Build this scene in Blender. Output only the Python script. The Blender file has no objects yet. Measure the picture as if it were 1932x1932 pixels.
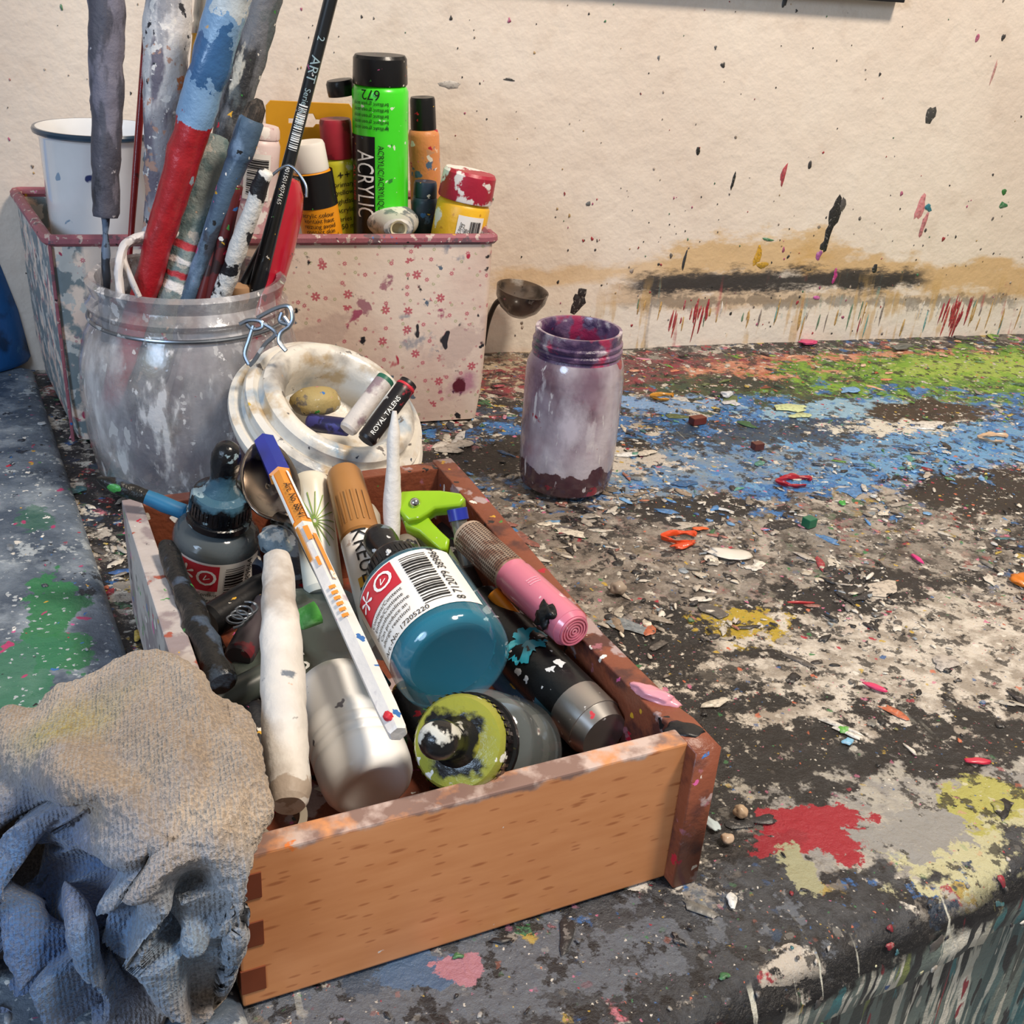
import bpy, bmesh, math, random
import numpy as np
from mathutils import Vector, Matrix, noise
random.seed(7); rng=np.random.default_rng(11)
SC=bpy.context.scene
COL=SC.collection
# ------------------------------------------------------------ camera model
FPX=2071.0; yaw=math.radians(19.4); pit=math.radians(26.6); rol=math.radians(4.3)
CAM=Vector((0,0,.30))
F=Vector((math.sin(yaw)*math.cos(pit), math.cos(yaw)*math.cos(pit), -math.sin(pit)))
R0=Vector((math.cos(yaw),-math.sin(yaw),0)); U0=R0.cross(F)
CR=math.cos(rol)*R0+math.sin(rol)*U0; CU=-math.sin(rol)*R0+math.cos(rol)*U0
def ray(px,py): return F+CR*((px-966)/FPX)+CU*((966-py)/FPX)
def P(px,py,z=0.0):
    d=ray(px,py); return CAM+d*((z-CAM.z)/d.z)
def PY(px,py,Y):
    d=ray(px,py); return CAM+d*(Y/d.y)
def PD(px,py,t): return CAM+ray(px,py)*t
def dep(p): return (p-CAM).dot(F)
def rad(p,px): return px*dep(p)/FPX
cam=bpy.data.cameras.new('camera'); co=bpy.data.objects.new('camera',cam); COL.objects.link(co)
cam.sensor_width=36; cam.lens=36*FPX/1932; cam.clip_start=.01
M3=Matrix((CR,CU,-F)).transposed(); co.matrix_world=Matrix.Translation(CAM)@M3.to_4x4()
SC.camera=co
try: SC.view_settings.view_transform='Standard'
except Exception: pass
# ------------------------------------------------------------ materials
def lin(c):
    if isinstance(c,str):
        c=c.lstrip('#'); v=[int(c[i:i+2],16)/255 for i in (0,2,4)]
        return tuple((x/12.92 if x<=.04045 else ((x+.055)/1.055)**2.4) for x in v)
    return tuple(c[:3])
def hx(c): return (*lin(c),1)
class NT:
    def __init__(s,name):
        s.m=bpy.data.materials.new(name); s.m.use_nodes=True; s.t=s.m.node_tree; s.n=s.t.nodes
        s.b=s.n['Principled BSDF']; s.tc=s.n.new('ShaderNodeTexCoord').outputs['Object']
    def inp(s,sock,v):
        if isinstance(v,bpy.types.NodeSocket): s.t.links.new(v,sock)
        else: sock.default_value=v
    def math(s,op,a,b=0.0,c=None,clamp=False):
        n=s.n.new('ShaderNodeMath'); n.operation=op; n.use_clamp=clamp
        s.inp(n.inputs[0],a); s.inp(n.inputs[1],b)
        if c is not None: s.inp(n.inputs[2],c)
        return n.outputs[0]
    def mix(s,f,a,b,bt='MIX'):
        n=s.n.new('ShaderNodeMix'); n.data_type='RGBA'; n.blend_type=bt
        s.inp(n.inputs[0],f); s.inp(n.inputs[6],a); s.inp(n.inputs[7],b); return n.outputs[2]
    def mapv(s,loc=(0,0,0),sc=(1,1,1),src=None):
        n=s.n.new('ShaderNodeMapping'); s.t.links.new(src or s.tc,n.inputs[0])
        n.inputs['Location'].default_value=loc; n.inputs['Scale'].default_value=sc; return n.outputs[0]
    def noise(s,scale,detail=5,vec=None,rough=.55,dist=0,out=0):
        n=s.n.new('ShaderNodeTexNoise'); s.t.links.new(vec or s.tc,n.inputs['Vector'])
        n.inputs['Scale'].default_value=scale; n.inputs['Detail'].default_value=detail
        n.inputs['Roughness'].default_value=rough; n.inputs['Distortion'].default_value=dist; return n.outputs[out]
    def step(s,v,a,b):
        n=s.n.new('ShaderNodeMapRange'); s.inp(n.inputs[0],v)
        n.inputs[1].default_value=a; n.inputs[2].default_value=b; n.clamp=True; return n.outputs[0]
    def vor(s,scale,vec=None):
        n=s.n.new('ShaderNodeTexVoronoi'); s.t.links.new(vec or s.tc,n.inputs['Vector'])
        n.inputs['Scale'].default_value=scale; return n
    def xyz(s):
        n=s.n.new('ShaderNodeSeparateXYZ'); s.t.links.new(s.tc,n.inputs[0]); return n.outputs
    def ramp(s,v,cs):
        r=s.n.new('ShaderNodeValToRGB'); r.color_ramp.interpolation='CONSTANT'; e=r.color_ramp.elements
        e[0].color=hx(cs[0]); e[1].position=1/len(cs); e[1].color=hx(cs[1])
        for i in range(2,len(cs)):
            q=e.new(i/len(cs)); q.color=hx(cs[i])
        s.t.links.new(v,r.inputs[0]); return r.outputs[0]
    def warp(s,scale,amt,off=(0,0,0),st=(1,1,1),detail=4):
        mv=s.mapv(off,st); col=s.noise(scale,detail,mv,out=1)
        a=s.n.new('ShaderNodeVectorMath'); a.operation='MULTIPLY_ADD'; s.t.links.new(col,a.inputs[0]); a.inputs[1].default_value=(amt,)*3; s.t.links.new(mv,a.inputs[2]); return a.outputs[0]
    def vcol(s,scale,cs,vec):
        vn=s.vor(scale,vec); sp=s.n.new('ShaderNodeSeparateColor'); s.t.links.new(vn.outputs['Color'],sp.inputs[0]); return s.ramp(sp.outputs[1],cs),vn
    def flecks(s,scale,cols,th,off,st=(1,1,1),soft=.04):
        vec=s.warp(scale*1.5,1.1/scale,off,st,2)
        vn=s.vor(scale,vec); sp=s.n.new('ShaderNodeSeparateColor'); s.t.links.new(vn.outputs['Color'],sp.inputs[0])
        t=s.math('MULTIPLY',s.math('POWER',sp.outputs[0],1.6),th)
        m=s.step(s.math('SUBTRACT',t,vn.outputs['Distance']),0,soft)
        if isinstance(cols,str): return m,hx(cols)
        return m,s.ramp(sp.outputs[1],cols)
    def bump(s,h,st,dist):
        b=s.n.new('ShaderNodeBump'); b.inputs['Strength'].default_value=st; b.inputs['Distance'].default_value=dist
        s.inp(b.inputs['Height'],h); s.t.links.new(b.outputs[0],s.b.inputs['Normal'])
_k=[0]
def M(name,base,rough=.5,metal=0,layers=(),bump=0,bs=250,see=0,trans=0,coat=0,var=.15,sheen=0,ior=1.45):
    s=NT(name); col=hx(base)
    if var: 
        v=s.noise(45,3); col=s.mix(s.step(v,.35,.65),tuple(x*(1-var) for x in hx(base)[:3])+(1,),hx(base))
    paintmask=[]
    for L in layers:
        _k[0]+=1; off=(_k[0]*.37%3,_k[0]*.73%3,_k[0]*.19%3); k=L[0]
        if k=='n':
            st=L[5] if len(L)>5 else (1,1,1)
            f=s.noise(L[2],5,s.mapv(off,st)); so=L[4] if len(L)>4 else .012
            m=s.step(f,L[3]-so,L[3]+so); c=hx(L[1])
        elif k in 'vc':
            m,c=s.flecks(L[2],L[1],L[3],off,L[4] if len(L)>4 else (1,1,1))
        elif k=='z':
            zz=s.math('ADD',s.xyz()[2],s.math('MULTIPLY',s.math('SUBTRACT',s.noise(90,5,s.mapv(off)),.5),(L[4] if len(L)>4 else .01)*2))
            m=s.math('MULTIPLY',s.step(zz,L[2]-.0004,L[2]+.0004),s.step(zz,L[3]+.0004,L[3]-.0004)); c=hx(L[1])
        col=s.mix(m,col,c); paintmask.append(m)
    s.inp(s.b.inputs['Base Color'],col); s.b.inputs['Roughness'].default_value=rough; s.b.inputs['Metallic'].default_value=metal
    s.b.inputs['IOR'].default_value=ior; s.b.inputs['Coat Weight'].default_value=coat; s.b.inputs['Coat Roughness'].default_value=.1
    tot=None
    for m in paintmask: tot=m if tot is None else s.math('MAXIMUM',tot,m)
    if see:
        a=1-see
        if tot is not None: s.inp(s.b.inputs['Alpha'],s.math('MAXIMUM',s.math('MULTIPLY',tot,.85),a))
        else: s.b.inputs['Alpha'].default_value=a
    if trans:
        if tot is not None: s.inp(s.b.inputs['Transmission Weight'],s.math('MULTIPLY',s.math('SUBTRACT',1.0,tot),trans))
        else: s.b.inputs['Transmission Weight'].default_value=trans
    if metal and tot is not None: s.inp(s.b.inputs['Metallic'],s.math('MULTIPLY',s.math('SUBTRACT',1.0,tot),metal))
    if bump: s.bump(s.noise(bs,4),bump,.0012)
    return s.m
SPK=['#e8e4dc','#d8d2c8','#1a1a1c','#b02035','#2f68a8','#e8e4dc','#3c8a3c','#d0a030','#c85a90']
# ------------------------------------------------------------ geometry helpers
def top(o,label,cat,group=None,kind=None):
    o['label']=label; o['category']=cat
    if group: o['group']=group
    if kind: o['kind']=kind
    return o
def mk(name,verts,faces,mats,parent=None,mw=None,mi=None,smooth=True,sharp=40):
    me=bpy.data.meshes.new(name); me.from_pydata([tuple(v) for v in verts],[],faces); 
    if not isinstance(mats,(list,tuple)): mats=[mats]
    for m in mats: me.materials.append(m)
    if mi is not None: me.polygons.foreach_set('material_index',mi)
    if smooth:
        me.polygons.foreach_set('use_smooth',[True]*len(me.polygons))
        me.update()
        try: me.set_sharp_from_angle(angle=math.radians(sharp))
        except Exception: pass
    me.update()
    o=bpy.data.objects.new(name,me); COL.objects.link(o)
    if parent: o.parent=parent
    if mw is not None: o.matrix_basis=mw
    return o
def frame(A,B,spin=0):
    z=(B-A).normalized(); x=Vector((0,0,1)).cross(z)
    if x.length<1e-3: x=Vector((1,0,0))
    x.normalize(); y=z.cross(x); x=y.cross(z)
    m=Matrix((x,y,z)).transposed().to_4x4()
    return Matrix.Translation(A)@m@Matrix.Rotation(spin,4,'Z')
def lathe(name,prof,mats,seg=40,parent=None,mw=None,lump=0,ls=60,dz=None,flat=1.0,sharp=40):
    pr=[]
    for i,p in enumerate(prof):
        p=tuple(p)+((0,) if len(p)==2 else ())
        pr.append(p)
        if dz and i<len(prof)-1:
            q=prof[i+1]; n=int(abs(q[1]-p[1])/dz)
            for k in range(1,n): 
                t=k/n; pr.append((p[0]+(q[0]-p[0])*t,p[1]+(q[1]-p[1])*t,p[2]))
    V=[];FA=[];MI=[];rings=[]
    sd=random.random()*10
    for r,z,_ in pr:
        if r<1e-7: rings.append([len(V)]); V.append((0,0,z))
        else:
            st=len(V); rings.append(list(range(st,st+seg)))
            for k in range(seg):
                a=2*math.pi*k/seg; rr=r
                if lump: rr=r+lump*noise.noise(Vector((r*math.cos(a)+sd,r*math.sin(a),z))*ls)+lump*.5*noise.noise(Vector((r*math.cos(a)+sd,r*math.sin(a),z))*ls*2.7)
                V.append((rr*math.cos(a),rr*math.sin(a)*flat,z))
    for i in range(len(rings)-1):
        a,b=rings[i],rings[i+1]; m=pr[i][2]
        if len(a)==1 and len(b)==1: continue
        for k in range(seg):
            k2=(k+1)%seg
            if len(a)==1: FA.append((a[0],b[k2],b[k])); 
            elif len(b)==1: FA.append((a[k],a[k2],b[0]))
            else: FA.append((a[k],a[k2],b[k2],b[k]))
            MI.append(m)
    return mk(name,V,FA,mats,parent,mw,MI,sharp=sharp)
def box(name,x0,x1,y0,y1,z0,z1,mats,parent=None,mw=None,bev=.0008,seg=2):
    bm=bmesh.new(); bmesh.ops.create_cube(bm,size=1)
    for v in bm.verts: v.co=Vector(((x0+x1)/2+v.co.x*(x1-x0),(y0+y1)/2+v.co.y*(y1-y0),(z0+z1)/2+v.co.z*(z1-z0)))
    if bev: bmesh.ops.bevel(bm,geom=bm.edges[:],offset=bev,segments=seg,affect='EDGES',profile=.6)
    me=bpy.data.meshes.new(name); bm.to_mesh(me); bm.free()
    for m in (mats if isinstance(mats,(list,tuple)) else [mats]): me.materials.append(m)
    o=bpy.data.objects.new(name,me); COL.objects.link(o)
    if parent: o.parent=parent
    if mw is not None: o.matrix_basis=mw
    return o
def tube(name,pts,r,mat,parent=None,mw=None,seg=10,sub=6,closed=False,lump=0,flat=1):
    n=len(pts); C=[]
    rs=r if isinstance(r,(list,tuple)) else [r]*n; RR=[]
    for i in range(n if closed else n-1):
        g=lambda j:(pts[j%n] if closed else pts[max(0,min(n-1,j))])
        p0,p1,p2,p3=g(i-1),g(i),g(i+1),g(i+2)
        for k in range(sub):
            t=k/sub; C.append(.5*((2*p1)+(p2-p0)*t+(2*p0-5*p1+4*p2-p3)*t*t+(3*p1-p0-3*p2+p3)*t**3)); RR.append(rs[i]+(rs[(i+1)%n]-rs[i])*t)
    if not closed: C.append(pts[-1].copy()); RR.append(rs[-1])
    V=[];FA=[];N=len(C); up=None
    for i in range(N):
        tg=(C[(i+1)%N if closed else min(N-1,i+1)]-C[(i-1)%N if closed else max(0,i-1)]).normalized()
        if up is None:
            up=tg.orthogonal().normalized()
        up=(up-tg*up.dot(tg)).normalized(); sd=tg.cross(up)
        for k in range(seg):
            a=2*math.pi*k/seg; rr=RR[i]
            if lump: rr+=lump*noise.noise(C[i]*150+Vector((k,0,0)))
            V.append(C[i]+up*math.cos(a)*rr+sd*math.sin(a)*rr*flat)
    for i in range(N if closed else N-1):
        j=(i+1)%N
        for k in range(seg):
            k2=(k+1)%seg; FA.append((i*seg+k,i*seg+k2,j*seg+k2,j*seg+k))
    if not closed:
        FA.append(tuple(range(seg))[::-1]); FA.append(tuple((N-1)*seg+k for k in range(seg)))
    if parent is None and mw is None:
        o0=pts[0].copy(); V=[v-o0 for v in V]; o=mk(name,V,FA,mat); o.location=o0; return o
    if parent is not None and mw is None:
        inv=parent.matrix_basis.inverted(); V=[inv@v for v in V]
    return mk(name,V,FA,mat,parent,mw)
def cphi(o,dphi=0):
    d=o.matrix_basis.inverted()@CAM; return math.atan2(d.y,d.x)+dphi
def patches(parent,name,lst,r,mat):
    V=[];FA=[]
    for (a,b,z0,z1) in lst:
        n=max(1,int(abs(b-a)/.12)); st=len(V)
        for i in range(n+1):
            p=a+(b-a)*i/n
            for z in (z0,z1): V.append((r*math.cos(p),r*math.sin(p),z))
        for i in range(n): FA.append((st+2*i,st+2*i+2,st+2*i+3,st+2*i+1))
    return mk(name,V,FA,mat,parent)
def textmesh(s,size):
    cu=bpy.data.curves.new('t','FONT'); cu.body=s; cu.size=size; cu.align_x='CENTER'; cu.align_y='CENTER'; cu.resolution_u=3
    o=bpy.data.objects.new('t',cu); COL.objects.link(o); bpy.context.view_layer.update()
    me=bpy.data.meshes.new_from_object(o.evaluated_get(bpy.context.evaluated_depsgraph_get()))
    bpy.data.objects.remove(o); bpy.data.curves.remove(cu); return me
def wtext(parent,s,size,r,phi,z,ang,mat,name='lettering',sx=1.0):
    me=textmesh(s,size); bm=bmesh.new(); bm.from_mesh(me); bpy.data.meshes.remove(me)
    for v in bm.verts: v.co.x*=sx
    bmesh.ops.rotate(bm,verts=bm.verts,cent=(0,0,0),matrix=Matrix.Rotation(ang,3,'Z'))
    xs=[v.co.x for v in bm.verts]; st=r*.25; x=min(xs)
    while x<max(xs):
        bmesh.ops.bisect_plane(bm,geom=bm.verts[:]+bm.edges[:]+bm.faces[:],plane_co=(x,0,0),plane_no=(1,0,0)); x+=st
    for v in bm.verts:
        p=phi+v.co.x/r; v.co=Vector((r*math.cos(p),r*math.sin(p),z+v.co.y))
    me=bpy.data.meshes.new(name); bm.to_mesh(me); bm.free(); me.materials.append(mat)
    o=bpy.data.objects.new(name,me); COL.objects.link(o); o.parent=parent; return o
def plate(name,loops,mw,th,mat,parent=None,bev=.0003):
    cu=bpy.data.curves.new('c','CURVE'); cu.dimensions='2D'; cu.fill_mode='BOTH'; cu.extrude=th/2; cu.bevel_depth=bev; cu.bevel_resolution=1
    for lp in loops:
        sp=cu.splines.new('POLY'); sp.points.add(len(lp)-1); sp.use_cyclic_u=True
        for i,(x,y) in enumerate(lp): sp.points[i].co=(x,y,0,1)
    o=bpy.data.objects.new('c',cu); COL.objects.link(o); bpy.context.view_layer.update()
    me=bpy.data.meshes.new_from_object(o.evaluated_get(bpy.context.evaluated_depsgraph_get())); bpy.data.objects.remove(o)
    me.name=name; me.materials.clear(); me.materials.append(mat)
    ob=bpy.data.objects.new(name,me); COL.objects.link(ob)
    if parent: ob.parent=parent
    ob.matrix_basis=mw
    return ob
def camframe(px,py,t,rx=0,rz=0,ry=0):
    return Matrix.Translation(PD(px,py,t))@M3.to_4x4()@Matrix.Rotation(rz,4,'Z')@Matrix.Rotation(rx,4,'X')@Matrix.Rotation(ry,4,'Y')
def loc(parent,w): return parent.matrix_basis.inverted()@w

# ------------------------------------------------------------ splats
def splats(items,mapf,n=9,jag=.22,harm=1.0):
    N=len(items); A=np.array([[i[0],i[1],i[2],i[3],i[4],i[5],i[6]] for i in items]); C=np.array([i[7] for i in items])
    th=np.linspace(0,2*math.pi,n,endpoint=False)[None,:]
    rr=1+harm*(.22*rng.random((N,1))*np.cos(th+rng.random((N,1))*6.28)+.28*rng.random((N,1))*np.cos(2*th+rng.random((N,1))*6.28)+.28*rng.random((N,1))*np.cos(3*th+rng.random((N,1))*6.28))+jag*2*(rng.random((N,n))-.5)
    rr=np.maximum(rr,.2)
    lx=np.cos(th)*rr*A[:,2:3]; ly=np.sin(th)*rr*A[:,3:4]
    ca=np.cos(A[:,4:5]); sa=np.sin(A[:,4:5])
    X=lx*ca-ly*sa; Y=lx*sa+ly*ca
    V=np.zeros((N,2*n+1,3))
    V[:,:n,0]=A[:,0:1]+X; V[:,:n,1]=A[:,1:2]+Y; V[:,:n,2]=A[:,5:6]-.0003
    V[:,n:2*n,0]=A[:,0:1]+X*.85; V[:,n:2*n,1]=A[:,1:2]+Y*.85; V[:,n:2*n,2]=A[:,5:6]+A[:,6:7]*(.7+.6*rng.random((N,n)))
    V[:,2*n,0]=A[:,0]; V[:,2*n,1]=A[:,1]; V[:,2*n,2]=A[:,5]+A[:,6]
    V=mapf(V.reshape(-1,3)); cols=np.repeat(C,2*n+1,axis=0)
    fa=[(k,(k+1)%n,n+(k+1)%n,n+k) for k in range(n)]+[(n+k,n+(k+1)%n,2*n) for k in range(n)]
    faces=[tuple(i*(2*n+1)+v for v in f) for i in range(N) for f in fa]
    return V,faces,cols
def paint_mesh(name,bv,bf,bmat,groups,pmat):
    V=[np.array(bv,dtype=float)]; FA=list(bf); C=[np.zeros((len(bv),3))]; MI=[0]*len(bf); off=len(bv)
    for (v,f,c) in groups:
        V.append(v); C.append(c); FA+= [tuple(i+off for i in ff) for ff in f]; MI+=[1]*len(f); off+=len(v)
    V=np.concatenate(V); C=np.concatenate(C)
    me=bpy.data.meshes.new(name); me.from_pydata(V.tolist(),[],FA)
    me.materials.append(bmat); me.materials.append(pmat); me.polygons.foreach_set('material_index',MI)
    me.polygons.foreach_set('use_smooth',[True]*len(FA))
    at=me.color_attributes.new('Col','FLOAT_COLOR','POINT'); at.data.foreach_set('color',np.concatenate([C,np.ones((len(C),1))],axis=1).ravel())
    me.update(); o=bpy.data.objects.new(name,me); COL.objects.link(o); return o
def jc(c,j=.12):
    l=lin(c); k=1+random.uniform(-j,j); return tuple(min(1,x*k) for x in l)
s=NT('dried_paint'); an=s.n.new('ShaderNodeAttribute'); an.attribute_name='Col'
nn=s.noise(380,4)
c=s.mix(s.math('MULTIPLY',s.step(nn,.5,.62),.45),an.outputs['Color'],(.05,.048,.05,1))
c=s.mix(s.math('MULTIPLY',s.step(nn,.42,.36),.3),c,(.5,.46,.42,1))
s.inp(s.b.inputs['Base Color'],c); s.b.inputs['Roughness'].default_value=.42; s.bump(nn,.5,.001)
PAINT=s.m

# ------------------------------------------------------------ WALL
WY=.859
s=NT('plaster_wall'); n1=s.noise(9,4); n2=s.noise(160,3); n3=s.noise(35,5); X,Y_,Z=s.xyz()
c=s.mix(s.step(n1,.35,.7),hx('#dcccbc'),hx('#e6d9ca'))
c=s.mix(s.math('MULTIPLY',s.step(n3,.56,.7),.32),c,hx('#c2ae9c'))
c=s.mix(s.math('MULTIPLY',s.step(s.math('ADD',X,s.math('MULTIPLY',n3,.06)),.02,-.12),.5),c,hx('#8c8684'))  # left end of the wall greyed: shading put into the colour
KW=dep(PY(1450,520,WY))/FPX
NW=[s.noise(26,7,s.mapv((1,2,3),(1,1,2.2)),rough=.62),s.noise(26,7,s.mapv((4,6,1),(1,1,2.6)),rough=.66),s.noise(110,5,s.mapv((7,1,1),(1,1,.8)),rough=.6),s.noise(60,6,s.mapv((2,2,9),(.7,1,2.2)),rough=.72)]
def band(c,pA,pB,half,col,nz,amp=2.0,xr=None,st=1.0,soft=.12):
    A,B=PY(*pA,WY),PY(*pB,WY); sl=(B.z-A.z)/(B.x-A.x); z0=A.z-sl*A.x
    zz=s.math('ABSOLUTE',s.math('SUBTRACT',Z,s.math('ADD',s.math('MULTIPLY',X,sl),z0)))
    f=s.math('ADD',s.math('SUBTRACT',1.0,s.math('DIVIDE',zz,half*KW)),s.math('MULTIPLY',s.math('SUBTRACT',nz,.5),amp))
    m=s.math('MULTIPLY',s.step(f,0,soft),st)
    x0=PY(xr[0],520,WY).x; x1=PY(xr[1],520,WY).x; xn=s.math('ADD',X,s.math('MULTIPLY',s.math('SUBTRACT',NW[3],.5),.06))
    m=s.math('MULTIPLY',m,s.math('MULTIPLY',s.step(xn,x0-.010,x0+.010),s.step(xn,x1+.010,x1-.010)))
    return s.mix(m,c,hx(col))
c=band(c,(960,530),(1250,505),22,'#d2b080',NW[0],3.2,(930,1250),.7,.6)
c=band(c,(1250,500),(1500,478),42,'#cda870',NW[1],3.6,(1240,1560),.8,.5)
c=band(c,(1550,500),(1932,535),44,'#c9a268',NW[0],3.4,(1500,2100),.8,.5)
c=band(c,(1200,565),(1932,575),30,'#bfa076',NW[1],4.5,(1150,2100),.6,.4)
c=band(c,(960,618),(1932,595),42,'#e0d7ca',NW[0],2.2,(950,2100),.85,.4)
c=band(c,(1185,570),(1800,568),12,'#4a423a',NW[2],5.0,(1195,1932),.55,.5)
c=band(c,(1195,533),(1745,526),27,'#3c3837',NW[3],3.2,(1192,1745),.95,.6)
c=band(c,(1250,536),(1700,530),15,'#2e2b2a',NW[3],3.0,(1230,1735),.7,.5)
zc_=PY(1500,608,WY).z; zf=s.math('SUBTRACT',1.0,s.math('DIVIDE',s.math('ABSOLUTE',s.math('SUBTRACT',Z,zc_+.004)),.045))
for i,(col,th_) in enumerate([('#c09c60',.60),('#a8484c',.69),('#6a9a98',.69),('#7c7068',.66)]):
    f=s.math('ADD',s.noise(95,3,s.mapv((i*1.7,0,i*.9),(1,1,.09))),s.math('MULTIPLY',s.math('SUBTRACT',NW[i%2],.5),.35))
    m=s.math('MULTIPLY',s.step(f,th_,th_+.08),s.step(zf,.05,.5)); m=s.math('MULTIPLY',m,s.step(X,PY(1090,560,WY).x,PY(1180,560,WY).x))
    c=s.mix(s.math('MULTIPLY',m,.6),c,hx(col))
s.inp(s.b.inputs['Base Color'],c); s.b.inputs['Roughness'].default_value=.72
s.bump(s.math('ADD',s.math('MULTIPLY',s.noise(55,3),1.2),s.math('MULTIPLY',n2,.5)),.55,.002)
WALLM=s.m
W=[]; zc=[0]
def ws(px,py,rx,ry,col,ang=0,th=.00012,j=.12):
    q=PY(px,py,WY); k=dep(q)/FPX; zc[0]+=1
    W.append((q.x,q.z,rx*k,ry*k,ang,.00035+zc[0]*1.0e-7,th,jc(col,j)))
dc=['#cfc6b9','#bf9a60','#a5404a','#6fa09c','#bf9c60','#e0d9cf','#8a8078','#6d8a70']
for i in range(50):
    px=random.uniform(1160,1932); l=random.uniform(6,28); yt=random.uniform(560,600); ws(px,yt+l,random.uniform(1,2.2),l,random.choice(dc),-.07)
for i in range(30):
    px=random.choice([1800+random.gauss(0,14),1310+random.gauss(0,22),1800]); l=random.uniform(8,30); ws(px,575+l+random.uniform(-15,15),random.uniform(1.2,3.2),l,random.choice(['#98202c','#a83a3c','#b05048']),-.1)
for i in range(460):
    px=random.uniform(560,1932) if random.random()<.8 else random.uniform(0,560); py=random.uniform(0,640)
    if random.random()<.5: py=random.uniform(360,640)
    r=min(4.5,random.lognormvariate(.25,.5)); ws(px,py,r,r*random.uniform(1,1.7),random.choice(['#23211f','#3b3836','#6a625c','#a0383c','#a59688','#2f2c2a','#8b7d70','#b09060','#4a7a58','#b05a78']),0)
for a in [(1755,218,11,17,'#4a4844'),(1575,400,12,28,'#2a2826'),(1565,435,8,34,'#1f1d1c'),(1555,462,7,14,'#2a2826'),(1590,385,6,14,'#57524e'),(1545,482,6,10,'#b060a0'),(1735,392,9,24,'#cc8284'),(1742,425,6,20,'#cc8284'),(1478,330,5,20,'#b24a50'),(1383,343,3,17,'#222220'),(1316,285,5,7,'#222220'),(848,160,20,7,'#b3aca4'),(960,150,12,2,'#333333'),(1088,570,13,18,'#2a2222'),(1098,552,8,12,'#2a2222'),(1430,480,7,20,'#c8982c'),(1438,500,12,6,'#b99030'),(1290,495,3,20,'#333333'),(1650,507,6,9,'#2a2a2a'),(1875,135,2,25,'#c09088'),(1243,108,2,5,'#888888'),(1350,90,3,3,'#555555'),(1110,385,4,5,'#666666'),(1895,362,6,5,'#3c7a3c'),(1893,388,9,6,'#3c7a4c'),(1750,392,9,6,'#2f7a88'),(1448,452,11,3,'#4a7a58'),(1575,520,5,12,'#b83880'),(1480,5,5,10,'#444444'),(1540,562,7,4,'#c060a0')]:
    ws(*a,ang=-.1)
wv,wf,wc=splats(W,lambda v: np.stack([v[:,0],WY-v[:,2],v[:,1]],axis=1),n=12,jag=.15)
x0,x1,z0,z1=-.7,1.9,-.6,1.1
bv=[(x0,WY,z0),(x1,WY,z0),(x1,WY,z1),(x0,WY,z1),(x0,WY+.08,z0),(x1,WY+.08,z0),(x1,WY+.08,z1),(x0,WY+.08,z1)]
bf=[(0,1,2,3),(5,4,7,6),(4,0,3,7),(1,5,6,2),(3,2,6,7),(4,5,1,0)]
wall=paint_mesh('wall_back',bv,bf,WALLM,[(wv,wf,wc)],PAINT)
for i in range(6): wall.data.polygons[i].use_smooth=False
wall['kind']='structure'

# ------------------------------------------------------------ WORKTOP
def yf(x): return .196+.2*(x-.112) if x<.5 else .2736+.1*(x-.5)
s=NT('worktop_crust'); X,Y_,Z=s.xyz()
NA=[s.noise(32,8,s.mapv((1.3,2.1,0)),rough=.66),s.noise(36,8,s.mapv((7.3,4.1,0)),rough=.66)]
NB=[s.noise(62,8,s.mapv((3.3,5.1,0)),rough=.68),s.noise(66,7,s.mapv((9.3,1.1,0)),rough=.68)]
PALB=['#17161a','#1d1b1c','#2c2a2c','#57524e','#17161a','#8b857d','#b9b0a4','#1d1b1c','#3c3836','#c9c2b6','#6b655e','#17161a','#7c4a40','#a49c92','#2c3c50','#2a2826']
wv2=s.warp(70,.020,(2,1,0),(1,1,1),6)
v1,vn1=s.vcol(42,PALB,wv2); PALC=['#17161a','#d0c9bd','#8b857d','#2c5c94','#17161a','#b9b0a4','#9a2c38','#57524e','#d0c9bd','#2a2628','#a8904a','#c9c2b6','#3c6c48','#17161a','#b8707c','#6b655e']
wv3=s.warp(120,.011,(5,3,0),(1,1,1),4); v2,vn2=s.vcol(120,PALC,wv3)
c=s.mix(s.step(NB[0],.49,.53),v1,v2)
c=s.mix(s.math('MULTIPLY',s.step(NA[0],.50,.54),.9),c,hx('#1b191a'))
cnt=[0]
def reg(c,px,py,rx,ry,col,k=1.6,fine=False,sh=.18,st=1.0,col2=None):
    q=P(px,py,0); cnt[0]+=1; nz=(NB if fine else NA)[cnt[0]%2]
    dx=s.math('DIVIDE',s.math('SUBTRACT',X,q.x),rx); dy=s.math('DIVIDE',s.math('SUBTRACT',Y_,q.y),ry)
    d=s.math('SQRT',s.math('ADD',s.math('MULTIPLY',dx,dx),s.math('MULTIPLY',dy,dy)))
    f=s.math('ADD',s.math('SUBTRACT',1.0,d),s.math('MULTIPLY',s.math('SUBTRACT',nz,.5),k*2))
    cc=hx(col)
    if col2: cc=s.mix(s.step(NB[(cnt[0]+1)%2],.43,.57),hx(col),hx(col2))
    return s.mix(s.math('MULTIPLY',s.step(f,0,sh),st),c,cc)
c=reg(c,1400,1060,.24,.12,'#aca297',2.4,True,st=.6,col2='#5c554f')
c=reg(c,1050,1060,.12,.12,'#a0958a',2.2,True,st=.7,col2='#5a5048')
c=reg(c,1000,700,.10,.05,'#b3a28a',1.4,True,col2='#8a7460')
c=reg(c,1250,705,.18,.05,'#8c303e',1.6,True,col2='#5c4440')
c=reg(c,1500,735,.15,.07,'#2b4432',1.6,col2='#454a2c')
c=reg(c,1420,720,.05,.02,'#232c24',1.6)
c=reg(c,1660,685,.19,.035,'#d2967a',1.2,col2='#b86a50')
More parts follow.
